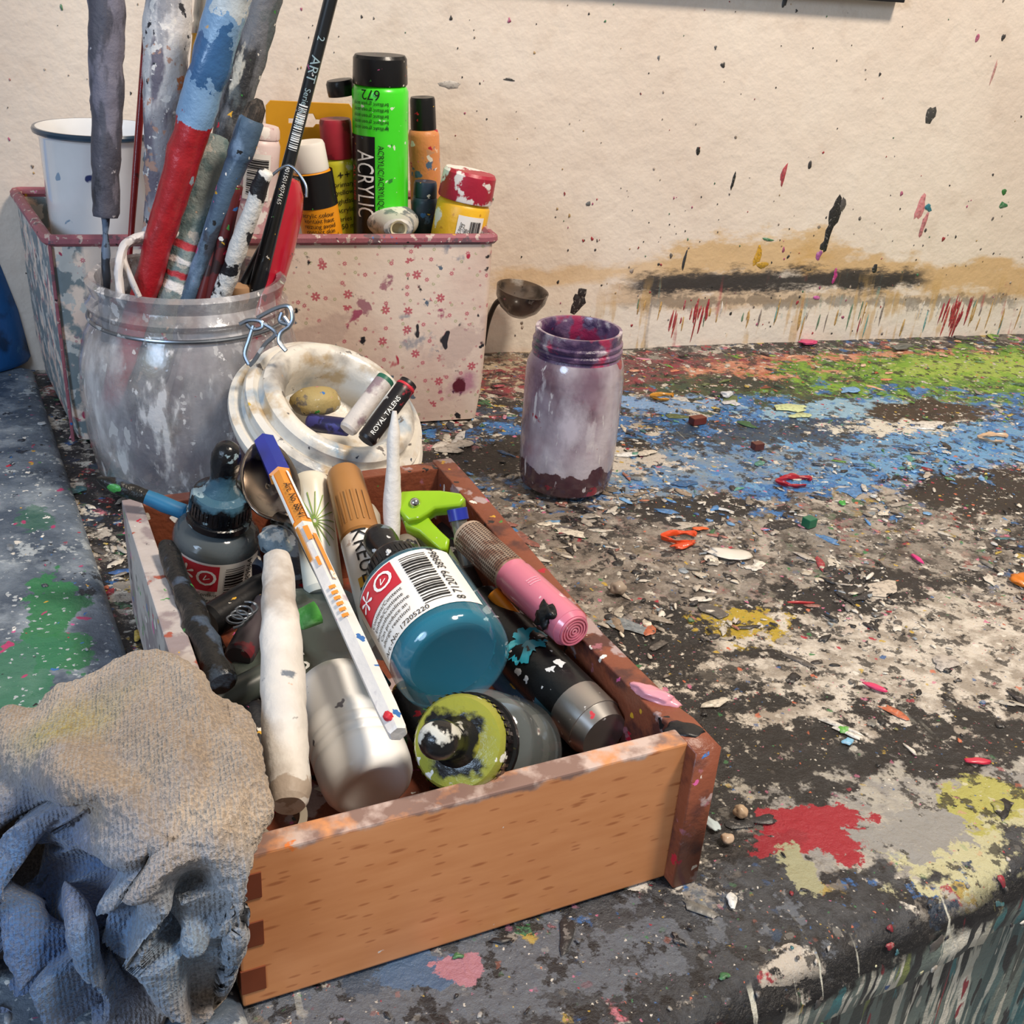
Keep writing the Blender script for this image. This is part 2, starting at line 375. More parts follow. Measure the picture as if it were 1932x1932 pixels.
c=reg(c,1850,712,.22,.080,'#7ba62c',1.8,col2='#3f6c2c')
c=reg(c,1880,690,.12,.03,'#a4bc50',2.4,True,st=.8)
c=reg(c,1590,830,.28,.090,'#3f7cbc',1.9,col2='#22568e')
c=reg(c,1650,850,.20,.045,'#6ea2cc',2.8,True,st=.8)
c=reg(c,1330,870,.14,.040,'#5480b0',2.4,True,col2='#7a8c9c')
c=reg(c,1260,760,.06,.02,'#7ca0cc',1.8)
c=reg(c,1500,810,.12,.03,'#1e2c3c',2.6,True,st=.85)
c=reg(c,1600,770,.09,.02,'#8ab0c8',2.2,True)
c=reg(c,1720,800,.07,.016,'#d4d0c4',2.2,True)
c=reg(c,1750,775,.065,.026,'#34261c',1.1)
c=reg(c,1900,925,.080,.045,'#221a18',1.3)
c=reg(c,1560,1400,.20,.065,'#171617',1.6,col2='#232122')
c=reg(c,1200,1220,.09,.03,'#1c1a1b',2.0)
c=reg(c,960,860,.11,.03,'#171617',1.5)
c=reg(c,1600,1130,.08,.03,'#201e1f',2.0)
c=reg(c,1300,960,.07,.02,'#201e1f',2.2)
c=reg(c,1150,870,.05,.02,'#c4beb6',2.6,True)
c=reg(c,1410,1175,.026,.020,'#b0962c',1.8,True)
c=reg(c,1760,1230,.12,.05,'#9a9084',2.2,True,col2='#cec6ba')
c=reg(c,1800,1540,.10,.03,'#8d8a86',2.2,col2='#aaa59a')
c=reg(c,1870,1520,.022,.02,'#a8a458',2.0,True)
c=reg(c,1850,1610,.04,.02,'#b8b48e',2.6,True)
c=reg(c,1100,1830,.16,.03,'#3e4044',2.2,col2='#242529')
c=reg(c,850,1850,.10,.02,'#5b6068',2.4,True)
mk1=s.step(s.noise(85,7,s.mapv((4,1,7)),rough=.7),.545,.575); c=s.mix(s.math('MULTIPLY',mk1,.85),c,hx('#191718'))
nwh=s.noise(80,7,s.mapv((1,6,2)),rough=.7); mk2=s.math('MULTIPLY',s.step(nwh,.595,.625),s.step(Y_,.28,.40)); c=s.mix(mk2,c,hx('#d6cfc3'))
PALF=['#d8d2c6','#17161a','#c9c2b6','#57524e','#a8283a','#e0dad0','#2c5c94','#17161a','#c0a040','#8b857d','#d8d2c6','#3c7c48','#c86a4a','#2a2628','#c87090','#b9b0a4']
m,cc=s.flecks(230,PALF,.42,(2,3,0),soft=.1); c=s.mix(s.math('MULTIPLY',m,s.step(Y_,.2,.40)),c,cc)
m,cc=s.flecks(520,PALF,.32,(5,3,0),soft=.08); c=s.mix(s.math('MULTIPLY',m,.8),c,cc)
c=reg(c,1535,1562,.024,.016,'#981a2a',2.1,True,.1)
c=reg(c,1470,1550,.012,.007,'#981a2a',2.0,True,.1)
c=reg(c,1455,1590,.014,.006,'#8c1626',2.0,True,.1)
c=reg(c,1745,1565,.024,.012,'#8e8c88',2.2,True,.1)
c=reg(c,1505,1635,.008,.012,'#9a9878',2.0,True,.1)
c=reg(c,725,1842,.012,.006,'#424c5a',1.6,True,.08)
c=reg(c,800,1828,.016,.008,'#4a607c',1.8,True,.08)
c=reg(c,858,1828,.008,.007,'#a87480',1.8,True,.08)
c=s.mix(s.math('MULTIPLY',s.step(Z,-.002,-.008),s.step(NA[1],.40,.47)),c,hx('#151416'))
zm=s.step(s.math('ADD',Z,s.math('MULTIPLY',s.math('SUBTRACT',NB[0],.5),.024)),-.013,-.019)
a=hx('#454c48'); wst=(1,0,.11)
for i,(col,th_) in enumerate([('#6d7a74',.48),('#1d2024',.55),('#c4c2b4',.56),('#8c2634',.65),('#7f8a4c',.65),('#dcd8ca',.60)]):
    mm=s.step(s.noise(85,4,s.mapv((i*1.7,i*.3,0),wst),dist=.25),th_,th_+.015); a=s.mix(mm,a,hx(col))
mm=s.math('MULTIPLY',s.step(s.noise(50,4,s.mapv((9,2,0),wst),dist=.25),.42,.45),s.step(X,.30,.38)); a=s.mix(mm,a,hx('#24656e'))
m,cc=s.flecks(130,['#b9b8ac','#22262a','#94303a','#3a7a80','#c8c8bc','#1c1e20'],.5,(3,2,1),(1,0,.3)); a=s.mix(m,a,cc)
c=s.mix(zm,c,a)
for i,(col,th_) in enumerate([('#c4c2b4',.60),('#8c2634',.66),('#a8a464',.66)]):
    mm=s.math('MULTIPLY',s.step(s.math('ADD',s.noise(95,3,s.mapv((i*2.3+4,0,i),(1,0,.04)),dist=.2),s.math('MULTIPLY',s.math('SUBTRACT',NB[1],.5),.1)),th_,th_+.015),s.step(s.math('ADD',Z,s.math('MULTIPLY',s.math('SUBTRACT',NA[0],.5),.01)),-.001,-.004)); c=s.mix(mm,c,hx(col))
s.inp(s.b.inputs['Base Color'],c)
s.inp(s.b.inputs['Roughness'],s.math('ADD',.20,s.math('MULTIPLY',NB[1],.3)))
s.bump(s.math('ADD',s.math('ADD',NA[0],s.math('MULTIPLY',mk2,.2)),s.math('MULTIPLY',NB[0],1.1)),.85,.0035)
TOPM=s.m
xs=np.linspace(-.5,1.5,300)
bv=[];bf=[]
for i,x in enumerate(xs):
    y0=yf(x); col=[]
    for k in range(61):
        t=1-k/60; y=y0+.014+(WY-y0-.014)*t; col.append((x,y,-.0006+.0009*noise.noise(Vector((x*25,y*25,0)))+.0005*noise.noise(Vector((x*60,y*60,3)))))
    for a in range(1,9):
        an=a/8*math.pi/2; col.append((x,y0+.014-.014*math.sin(an)+.0026*noise.noise(Vector((x*30,a*.3,5)))+.0016*noise.noise(Vector((x*110,a*.5,5))),-.014+.014*math.cos(an)-.0006))
    for (dy,z) in [(-.001,-.022),(0,-.030),(.003,-.034),(.011,-.036),(.012,-.05),(.012,-.12),(.012,-.25),(.012,-.5)]: col.append((x,y0+dy+.0032*noise.noise(Vector((x*45,z*12,5)))+.0018*noise.noise(Vector((x*140,z*8,5))),z))
    nr=len(col); bv+=col
for i in range(len(xs)-1):
    for j in range(nr-1):
        a=i*nr+j; bf.append((a,a+1,a+nr+1,a+nr))
W=[]
pal0=['#17161a']*5+['#2c2a2c']*3+['#57524e']*3+['#8b857d']*3+['#c9c2b6']*3+['#b9b0a4']*2+['#8c2a34','#31578c','#3f6f46','#a89040','#b8788a','#b06040','#3a6a70','#cfc8bc']
REG=[(1580,835,.25,.08,['#4a80b8']*6+['#6d9cc8']*3+['#2c5c8c']*3+['#b9b8b6','#1d2b3c','#cfd2d4','#4f8a7c'],3.2),
 (1840,710,.20,.09,['#78a02c']*5+['#5a8a2c']*4+['#98b04a']*2+['#2e5a34','#3a6aa0','#c9b45a','#b8c0a0'],3.2),
 (1480,740,.12,.06,['#2e4a34','#5a6a3c','#3a3a30','#7c402c','#8a846c','#3c5c38','#22251f'],2.2),
 (1660,690,.16,.05,['#cf9474','#c77a5a','#d2a284','#a5502c','#c8a890'],2.6),
 (1230,700,.15,.05,['#7c2a36','#983c48','#5d2430','#a06a6a','#b9a898','#3a2024','#a08468'],2.4),
 (1040,1080,.13,.12,['#b3a99c','#8d8378','#c0b6a9','#6a625a','#2a2625','#8c7a68','#9a6458','#bfb4a3'],2.2),
 (1420,1060,.22,.12,['#c9c2b6','#d4cec4','#a49c92','#57524e','#2c2a2c','#8a949c','#7c746a','#d6cdbd','#1c1b1d'],2.0),
 (1560,1400,.17,.06,['#151416']*7+['#242226']*4+['#5a5450','#a9a296'],3.5),
 (980,860,.12,.03,['#151416']*5+['#2c2a2c']*3+['#8b857d','#bfb8ac'],2.2),
 (1760,1230,.15,.05,['#8d8378','#c9c2b6','#57524e','#1c1b1d','#d8d2c8','#b0a498'],1.8),
 (1800,1520,.12,.05,['#8f8b84','#b5b0a6','#98944c','#1c1b1d','#b4ad8d','#6a6862'],2.0),
 (1000,1800,.20,.06,['#17161a']*4+['#2c2c2e']*3+['#5b5c60','#57524e','#454e60','#a9a8a6'],3.0),
 (1000,690,.08,.03,['#a8967c','#b4a48a','#8a7a66','#a09080'],2.2)]
RC=[(P(a,b_,0),rx,ry,pl,w) for a,b_,rx,ry,pl,w in REG]
def pick(x,y):
    ws_=[.6];
    for q,rx,ry,pl,w in RC: ws_.append(w*math.exp(-1.1*(((x-q.x)/rx)**2+((y-q.y)/ry)**2)))
    t=random.random()*sum(ws_); k=0
    for k,w in enumerate(ws_):
        t-=w
        if t<=0: break
    return pal0 if k==0 else RC[k-1][3]
NS=3600
for i in range(NS):
    f=i/NS
    while True:
        x=random.uniform(-.12,1.0); y=random.uniform(.19,WY-.004)
        if not(y>yf(x)+.012 and (x<.35+(y-.2)*1.25)): continue
        dn_=.12 if y<.36 else (1.0 if y<.62 else .35)
        if y<.44 and y>.34: dn_=.12+.88*(y-.34)/.1
        if random.random()>dn_: continue
        if noise.noise(Vector((x*18,y*18,7)))+.5*noise.noise(Vector((x*60,y*60,2)))<random.uniform(-.2,.35): continue
        break
    if f<.02: r=random.uniform(.004,.008); th=.0001
    elif f<.15: r=random.uniform(.0016,.004); th=random.uniform(.0001,.0002)
    else:
        r=min(random.lognormvariate(math.log(.0009),.5),.0025); th=random.uniform(.08,.3)*r
    el=random.uniform(1,2.4)
    W.append((x,y,r*el,r/math.sqrt(el),random.uniform(0,6.28),.0002+f*.0002,th,jc(random.choice(pick(x,y)),.2)))
def ts(px,py,r,el,ang,col,th=.0004):
    q=P(px,py,0); W.append((q.x,q.y,r*el,r,ang,.0006+random.random()*.0003,th,jc(col,.1)))
for a in [(1500,770,.007,2.2,0,'#c4cf9a'),(1750,800,.006,2.5,0,'#d8d4cc'),(1380,760,.005,1.5,.2,'#cfd0d4'),(1355,745,.004,1.6,.2,'#1f2a34'),(1510,785,.004,2.5,0,'#c4cf9a'),
 (845,850,.006,1.8,0,'#c4beb6'),(870,838,.005,2,0,'#b4aea6'),(830,840,.004,2,0.4,'#c4beb6'),(1590,950,.002,2,1.2,'#40a040'),(1220,855,.004,1.8,0,'#c9c2b6'),
 (1380,1700,.002,1.6,1.2,'#d8d8d4'),(1580,1370,.0015,6,-.9,'#d4d0c8'),(1600,1385,.002,3,-.9,'#d8d4cc'),(1345,1330,.002,4,.1,'#cfc8ba'),(1360,1326,.0025,2,.4,'#cfc8ba'),(1590,1378,.002,1.5,0,'#58a040'),(1598,1400,.002,1.5,0,'#7ab0d0'),(1780,1250,.005,2,.3,'#b8b0a8')]: ts(*a)
g1=splats(W,lambda v:v,n=11,jag=.28)
W=[]
for i in range(260):
    x=random.uniform(0.0,1.0); a=random.uniform(.0,.04); r=random.lognormvariate(math.log(.0008),.5)
    W.append((x,a,r*random.uniform(1,1.8),r,random.uniform(0,6),.0004,.0002,jc(random.choice(pal0+['#a8a468','#8f8d88','#c8c4a0']),.2)))
def emap(v):
    out=np.zeros_like(v); R=.014
    for i,(x,a,z) in enumerate(v):
        y0=yf(x)
        if a<R*math.pi/2:
            an=max(-.1,a/R); out[i]=(x,y0+R-(R+z)*math.sin(an),-R+(R+z)*math.cos(an))
        else: out[i]=(x,y0-z,-R-(a-R*math.pi/2))
    return out
g3=splats(W,emap,n=12,jag=.2)
wt=paint_mesh('worktop',bv,bf,TOPM,[g1,g3],PAINT)
top(wt,'long worktop thickly crusted with splattered, peeling multicoloured paint','worktop')
# side board
q0=P(65,700,.005); q1=P(245,1240,.005); d=(q1-q0); q2=q1+d*.75; q0=q0-d*.02
bv=[];bf=[]
NL=40; secs=[(-.5,.0045),(-.3,.005),(-.15,.005),(-.08,.0055),(-.03,.005),(-.008,.005),(-.003,.004),(-.0008,.002),(0,-.001)]
for i in range(NL+1):
    c_=q0+(q2-q0)*i/NL
    for (o_,z) in secs:
        p_=c_+Vector((o_,0,0)); bv.append((p_.x,min(p_.y,WY-.002),z+.0006*noise.noise(Vector((p_.x*40,p_.y*40,3)))))
ns=len(secs)
for i in range(NL):
    for j in range(ns-1):
        a=i*ns+j; bf.append((a,a+ns,a+ns+1,a+1))
s=NT('side_board_paint'); X,Y_,Z=s.xyz()
NA=[s.noise(30,6,s.mapv((1,2,0)),rough=.6),s.noise(38,6,s.mapv((5,2,0)),rough=.6)]; NB=[s.noise(60,7,s.mapv((3,2,0)),rough=.65),s.noise(60,7,s.mapv((8,2,0)),rough=.65)]
c=s.mix(s.step(NA[0],.42,.58),hx('#434f5e'),hx('#66717e')); c=s.mix(s.step(NA[1],.52,.64),c,hx('#86909a')); c=s.mix(s.step(NB[0],.60,.64),c,hx('#a3abb0')); c=s.mix(s.step(NB[1],.62,.65),c,hx('#25292f'))
c=reg(c,105,1170,.014,.040,'#2a7044',1.6,True,.1,.95); c=reg(c,130,1250,.012,.02,'#2a7044',1.6,True,.1,.9); c=reg(c,70,990,.01,.02,'#2c6448',1.6,True,.1,.6); c=reg(c,40,1300,.02,.03,'#2f7050',1.8,True,.1,.8)
for sc_2,cl,t_,o2 in [(60,'#a83a66',.20,(1,1,0)),(160,SPK,.26,(2,1,0)),(300,'#a8aeb2',.36,(3,1,0))]:
    m,cc=s.flecks(sc_2,cl,t_,o2); c=s.mix(m,c,cc)
s.inp(s.b.inputs['Base Color'],c); s.b.inputs['Roughness'].default_value=.33; s.bump(s.math('ADD',NA[0],NB[0]),.7,.003)
W=[]
for i in range(90):
    t=random.random(); c_=q0+(q2-q0)*t; x=c_.x-.006-random.random()**1.3*.25; r=random.lognormvariate(math.log(.001),.6)
    if c_.y>WY-.01: continue
    W.append((x,c_.y,r*random.uniform(1,2),r,random.uniform(0,6),.0055+i*2e-7,.0002,jc(random.choice(['#5a6270','#7a828c','#8f959c','#303844','#a9adb0','#a84a6a']),.15)))
gs=splats(W,lambda v:v,n=9,jag=.35)
sb=paint_mesh('side_board',bv,bf,s.m,[gs],PAINT)
top(sb,'low grey-blue painted board with green and pink paint stains','board')

# ------------------------------------------------------------ picture frame
q=PY(1690,4,WY); blk=M('black_frame','#17171a',.4)
fr=bpy.data.objects.new('picture_frame',None); COL.objects.link(fr); fr.location=(q.x-.3,WY-.0062,q.z+.15)
top(fr,'thin black picture frame hanging on the plaster wall','picture frame')
for nm,a in [('frame_bar',(-.3,.3,-.006,.0058,-.15,-.138)),('frame_bar',(-.3,.3,-.006,.0058,.138,.15)),('frame_bar',(-.3,-.288,-.006,.0058,-.138,.138)),('frame_bar',(.288,.3,-.006,.0058,-.138,.138))]:
    box(nm,*a,blk,parent=fr)
box('picture_panel',-.288,.288,-.002,.003,-.138,.138,M('picture_paper','#cfc7ba',.6),parent=fr)

# ------------------------------------------------------------ FABRIC BOX
def floral():
    s=NT('floral_fabric'); c=hx('#dfcbbb'); X,Y_,Z=s.xyz()
    c=s.mix(s.step(s.noise(14,5),.5,.68),c,hx('#cfb3a5'))
    cb=s.n.new('ShaderNodeCombineXYZ'); s.t.links.new(s.math('ADD',X,Y_),cb.inputs[0]); s.t.links.new(Z,cb.inputs[2]); pl=cb.outputs[0]
    for sc,col,th,off,keep in [(48,'#b03850',.17,(0,0,0),.5),(60,'#9aa070',.09,(1,0,1),.3),(70,'#b85064',.13,(2,0,0),.45),(95,'#b05a68',.10,(4,0,3),.4)]:
        mp=s.mapv(off,src=pl); v=s.vor(sc,mp); v.inputs['Randomness'].default_value=.7; sp=s.n.new('ShaderNodeSeparateColor'); s.t.links.new(v.outputs['Color'],sp.inputs[0])
        sub=s.n.new('ShaderNodeVectorMath'); sub.operation='SUBTRACT'
        s.t.links.new(mp,sub.inputs[0]); s.t.links.new(v.outputs['Position'],sub.inputs[1])
        sx=s.n.new('ShaderNodeSeparateXYZ'); s.t.links.new(sub.outputs[0],sx.inputs[0])
        an=s.math('ARCTAN2',sx.outputs[2],sx.outputs[0])
        pet=s.math('ABSOLUTE',s.math('SINE',s.math('MULTIPLY',an,3.5)))
        d2=s.math('MULTIPLY',s.math('SQRT',s.math('ADD',s.math('MULTIPLY',sx.outputs[0],sx.outputs[0]),s.math('MULTIPLY',sx.outputs[2],sx.outputs[2]))),sc)
        rad_=s.math('MULTIPLY',s.math('ADD',s.math('MULTIPLY',pet,.45),.55),th)
        m=s.math('MULTIPLY',s.step(s.math('SUBTRACT',rad_,d2),0,.03),s.step(sp.outputs[0],keep,keep+.01))
        m=s.math('MULTIPLY',m,s.step(d2,.015,.035))
        c=s.mix(s.math('MULTIPLY',m,.85),c,hx(col))
    for sc,thr,col,off in [(34,.67,'#a05068',(5,1,2)),(55,.67,'#1c1a20',(3,3,1)),(48,.66,'#a07078',(8,2,4)),(90,.68,'#5a6878',(6,7,1)),(24,.64,'#9f9a9c',(9,1,1)),(20,.62,'#c8b0a4',(2,8,1))]:
        m=s.step(s.noise(sc,6,s.mapv(off)),thr-.015,thr+.015); c=s.mix(m,c,hx(col))
    m,cc=s.flecks(60,['#2c2a30','#a83050','#8a9098','#8a5a60','#b03048'],.26,(3,3,3),(1,1,.5)); c=s.mix(m,c,cc)
    qx=PY(868,728,.709).x-(fx0+fx1)/2; qz=PY(868,728,.709).z
    d_=s.math('SQRT',s.math('ADD',s.math('POWER',s.math('SUBTRACT',X,qx),2.0),s.math('POWER',s.math('SUBTRACT',Z,qz),2.0)))
    f=s.math('ADD',s.math('SUBTRACT',1.0,s.math('DIVIDE',d_,.013)),s.math('MULTIPLY',s.math('SUBTRACT',s.noise(60,5),.5),2.0)); c=s.mix(s.math('MULTIPLY',s.step(f,0,.5),.7),c,hx('#a04a78'))
    f=s.math('ADD',s.math('SUBTRACT',1.0,s.math('DIVIDE',d_,.005)),s.math('MULTIPLY',s.math('SUBTRACT',s.noise(90,5),.5),2.0)); c=s.mix(s.step(f,0,.2),c,hx('#5a1828'))
    sd=s.step(s.math('ADD',X,s.math('MULTIPLY',Y_,.19)),-.134,-.1365)
    m=s.math('MULTIPLY',s.step(s.noise(60,6,s.mapv((4,4,4))),.42,.5),sd); c=s.mix(m,c,hx('#707c80'))
    m=s.math('MULTIPLY',s.step(s.noise(90,6,s.mapv((1,4,9))),.56,.58),sd); c=s.mix(m,c,hx('#b8b8b4'))
    s.inp(s.b.inputs['Base Color'],c); s.b.inputs['Roughness'].default_value=.5
    s.bump(s.noise(180,4),.25,.0015)
    return s.m
fx0,fx1,fy0,fy1,fh=-.056,.2225,.709,.856,.135
fb=bpy.data.objects.new('fabric_storage_box',None); COL.objects.link(fb); fb.location=((fx0+fx1)/2,(fy0+fy1)/2,.0)
top(fb,'cream floral fabric storage box with red piping, stained with paint','storage box')
hw=(fx1-fx0)/2; hd=(fy1-fy0)/2
def ringpts(hx_,hy_,r,z):
    pts=[]
    for (cx_,cy_,a0) in [(hx_-r,hy_-r,0),(-hx_+r,hy_-r,90),(-hx_+r,-hy_+r,180),(hx_-r,-hy_+r,270)]:
        for k in range(5):
            a=math.radians(a0+k*22.5); x=cx_+r*math.cos(a); y=cy_+r*math.sin(a)
            if x<0: x-=.030*(y+hd)/(2*hd)
            pts.append((x,y,z))
    return pts
V=[];FA=[]
lv=[ringpts(hw-.004,hd-.003,.006,.0012),ringpts(hw-.001,hd-.001,.006,.03),ringpts(hw-.0002,hd-.0002,.005,.08),ringpts(hw,hd,.005,fh-.002),ringpts(hw-.003,hd-.003,.004,fh-.002),ringpts(hw-.006,hd-.006,.004,.006)]
for r_ in lv: V+=r_
for i in range(len(lv)-1):
    for k in range(20): FA.append((i*20+k,i*20+(k+1)%20,(i+1)*20+(k+1)%20,(i+1)*20+k))
FA.append(tuple(range(20))[::-1]); FA.append(tuple(100+k for k in range(20)))
mk('box_body',V,FA,floral(),parent=fb)
PIP=M('piping','#9a5a64',.6,layers=[('n','#b8a49c',150,.60),('n','#6a5058',90,.62),('c',SPK,260,.3)],bump=.4)
tube('rim_piping',[Vector(p) for p in ringpts(hw+.0005,hd-.001,.005,fh-.003)],.0036,PIP,parent=fb,mw=Matrix.Identity(4),seg=8,sub=1,closed=True)
box('corner_seam',-hw-.001,-hw+.001,-hd-.0012,-hd+.001,.002,fh-.006,PIP,parent=fb,bev=.0004)
# ------------------------------------------------------------ things in the fabric box
WH=M('white_plastic','#f0ece6',.35,var=.05); BLKP=M('black_plastic','#151517',.3,var=.1,layers=[('c',SPK,200,.22)],bump=.1)
INKT=M('print_black','#111111',.6,var=0); WT=M('print_white','#f4f3ee',.6,var=0); REDT=M('print_red','#c42a38',.5,var=0)
LABW=M('label_paper','#ece8e2',.5,var=.05,layers=[('n','#b9a89c',60,.69)])
def bars(parent,phi,z0,z1,w,r,mat=INKT,along=False,n=18,name='barcode'):
    L=[];rn=random.Random(3)
    if along:
        z=z0
        while z<z1:
            t=rn.choice([.25,.4,.7])*(z1-z0)/n; L.append((phi-w/2,phi+w/2,z,z+t)); z+=t+rn.choice([.35,.5,.7])*(z1-z0)/n
    else:
        a=phi-w/2
        while a<phi+w/2:
            t=rn.choice([.25,.4,.7])*w/n; L.append((a,a+t,z0,z1)); a+=t+rn.choice([.35,.5,.7])*w/n
    return patches(parent,name,L,r,mat)
def stand(pxb,pyb,pxt,pyt,Y,dY=0,zmin=.012):
    B=PY(pxt,pyt,Y+dY); Q=PY(pxb,pyb,Y); d=(Q-B); k=(zmin-B.z)/d.z; return B+d*k,B
G='paint tubes and bottles in the fabric box'
def tubething(name,ax,capz,rb,rc,mb,mc,label,captop=.002,cat='paint tube'):
    A,B=ax; L=(B-A).length; mw=frame(A,B); 
    o=lathe(name,[(0,0),(rb*.9,0),(rb,.002),(rb,L-capz-.004),(rb*.9,L-capz-.0005),(rb*.8,L-capz),(0,L-capz)],mb,mw=mw,dz=.01,sharp=50)
    lathe('cap',[(0,L-capz),(rc*.98,L-capz),(rc,L-capz+.001),(rc*.97,L-captop),(rc*.9,L),(rc*.45,L+.0003),(0,L-.0004)],mc,parent=o,sharp=30)
    top(o,label,cat,G); return o,L
ax=stand(719,450,717,103,.765); r=rad(ax[1],54)
mg=M('green_paint_tube','#44e026',.3,coat=.3,var=.08,layers=[('v','#2f8a30',110,.22),('v','#d8e8d0',160,.22)])
o,L=tubething('paint_tube',ax,rad(ax[1],52),r,r*.97,mg,BLKP,'bright green acrylic paint tube standing upside down on a black cap')
ph=cphi(o)
def zpx(o,py):
    A=o.matrix_basis.translation; z=o.matrix_basis.to_3x3()@Vector((0,0,1)); best=None
    for i in range(400):
        p=A+z*(i/400*.3); v=p-CAM; y=966-FPX*v.dot(CU)/v.dot(F)
        if best is None or abs(y-py)<best[0]: best=(abs(y-py),i/400*.3)
    return best[1]
zm_=(zpx(o,262)+zpx(o,418))/2
patches(o,'label_band',[(ph-1.50,ph-.20,zpx(o,470)-.02,zpx(o,252))],r+.0003,BLKP)
wtext(o,'ACRYLIC',.0190,r+.0006,ph-.62,zm_,-math.pi/2,WT,sx=.58)
wtext(o,'ACRYLIC/ACRYLIQUE/ACRYL',.0058,r+.0006,ph+.0,zm_-.004,-math.pi/2,INKT,sx=.8)
wtext(o,'ALL SERIES',.005,r+.0006,ph-1.15,zm_,-math.pi/2,REDT)
wtext(o,'672',.009,r+.0004,ph-.35,zpx(o,172),math.pi,INKT)
for k in range(5): wtext(o,'brilliant green acryl',.0034,r+.0004,ph-.4,zpx(o,192+k*11),math.pi,INKT)
fl=lathe('flip_lid',[(0,0),(rad(ax[1],26),0),(rad(ax[1],27),.003),(rad(ax[1],27),.008),(rad(ax[1],24),.010),(0,.0105)],BLKP,parent=o)
fl.matrix_basis=Matrix.Translation(loc(o,PY(645,180,.785)))@Matrix.Rotation(.15,4,'X')
ax=stand(805,420,797,183,.80); r=rad(ax[1],29)
mo=M('orange_tube','#dc9058',.45,layers=[('n','#b98a68',70,.6),('n','#4d6a88',55,.64),('n','#e8c0a0',60,.66),('c',SPK,150,.4)],bump=.3)
tubething('paint_tube',ax,rad(ax[1],58),r*1.03,r*.85,mo,BLKP,'orange paint tube with black cap, smeared with paint')
ax=stand(800,420,803,342,.772); r=rad(ax[1],25)
mb=M('navy_tube','#26364a',.4,layers=[('n','#4a6280',80,.6),('c',SPK,150,.3)])
tubething('paint_tube',ax,rad(ax[1],28),r,r*.9,mb,mb,'dark navy paint tube with ribbed cap')
ax=stand(862,450,888,322,.745); r=rad(ax[1],51)
mry=M('red_white_cap','#b0243c',.4,layers=[('n','#ece6e0',40,.54),('n','#8aa040',50,.66)],bump=.2)
myl=M('yellow_tube','#eab62a',.4,layers=[('n','#e8e2da',50,.60),('n','#c08a20',90,.66),('n','#6a7050',80,.68)],bump=.2)
o,L=tubething('paint_bottle',ax,rad(ax[1],54),r*1.0,r*1.02,myl,mry,'yellow paint bottle with red cap blotched white, barcode label',cat='paint bottle')
ph=cphi(o); zt=L-rad(ax[1],54)
patches(o,'label',[(ph-.1,ph+.95,zt-.034,zt-.008)],r*1.0+.0004,LABW); bars(o,ph+.6,zt-.030,zt-.011,.45,r+.0007)
for k,tx in enumerate(['pigment pour','couleur 123','kontakt','ml 500']): wtext(o,tx,.0032,r+.0007,ph-.02+k*.1,zt-.021,1.4,INKT)
ax=stand(610,450,578,268,.745); r=rad(ax[1],39)
mor=M('orange_label_tube','#ee9c1a',.4)
o,L=tubething('paint_tube',ax,rad(ax[1],52),r,r*.88,mor,WH,'orange and black paint tube with white screw cap')
ph=cphi(o); zc0=L-rad(ax[1],54); patches(o,'label_band',[(-math.pi,math.pi,zc0-.022,zc0)],r+.0003,BLKP)
for k,tx in enumerate(['acrylic colour','kontakt haut','reizung avoid','contact skin','content 120 ml','allergische']): wtext(o,tx,.0042,r+.0005,ph-.05,zc0-.026-.0036*k,-.05,INKT)
ax=stand(648,450,632,224,.78); r=rad(ax[1],31)
myg=M('lime_yellow_tube','#d6d236',.4,layers=[('n','#b8a828',60,.62),('n','#e6e2c0',70,.68)])
mrd=M('red_cap','#a8283a',.4,layers=[('n','#7c1c2c',60,.6)])
o,L=tubething('paint_tube',ax,rad(ax[1],70),r*1.02,r,myg,mrd,'lime yellow paint tube with red cap')
ph=cphi(o)
for k,tx in enumerate(['++','primary','yellow','lightfast','acrylic','series 1','250 ml']): wtext(o,tx,.0048 if k else .008,r*1.02+.0005,ph+.3,zpx(o,325+k*16),.05,INKT)
ax=stand(478,450,492,236,.748); r=rad(ax[1],37)
mpk=M('pale_pink_tube','#e4cecb',.4,layers=[('n','#c89aa0',50,.6),('n','#efe9e4',60,.6)])
o,L=tubething('paint_tube',ax,rad(ax[1],22),r*1.05,r,mpk,mpk,'pale pink paint tube with a barcode sticker')
ph=cphi(o); patches(o,'label',[(ph-.7,ph+.6,L-.045,L-.016)],r*1.05+.0004,LABW); bars(o,ph,L-.042,L-.019,1.0,r*1.05+.0007,along=True)
def sc_(l,k): return [(x*k,y*k) for x,y in l]
mw=Matrix.Translation(PY(582,228,.815))@Matrix.Rotation(math.pi/2,4,'X')@Matrix.Rotation(-.01,4,'Z')
k=dep(PY(582,228,.815))/FPX
o=plate('cardboard_hanger',[sc_([(-80,-120),(84,-120),(84,22),(76,33),(-70,33),(-78,24)],k),sc_([(-38,4),(-14,4),(-9,14),(9,14),(14,4),(38,4),(38,-6),(14,-6),(9,-12),(-9,-12),(-14,-6),(-38,-6)],k)],mw,.0008,M('ochre_card','#d0941a',.5,var=.1))
top(o,'ochre yellow packaging card with a euro hanging slot','packaging card')
A=PY(752,432,.722); B=PY(735,414,.765); mw=frame(A,B)
r=rad(A,28); wn=M('paint_smeared_white','#c8c5bf',.45,layers=[('n','#7a7f84',60,.56,.03),('n','#e0dcd6',50,.60),('n','#4c5158',80,.66)],bump=.3)
o=lathe('paint_nozzle',[(r*.55,.03),(r*.55,.001),(r*.75,0),(r*1.0,.001),(r*1.15,.006),(r*1.6,.02),(r*1.9,.032),(r*1.8,.045),(r*.55,.045),(r*.55,.03)],wn,mw=mw,flat=.66)
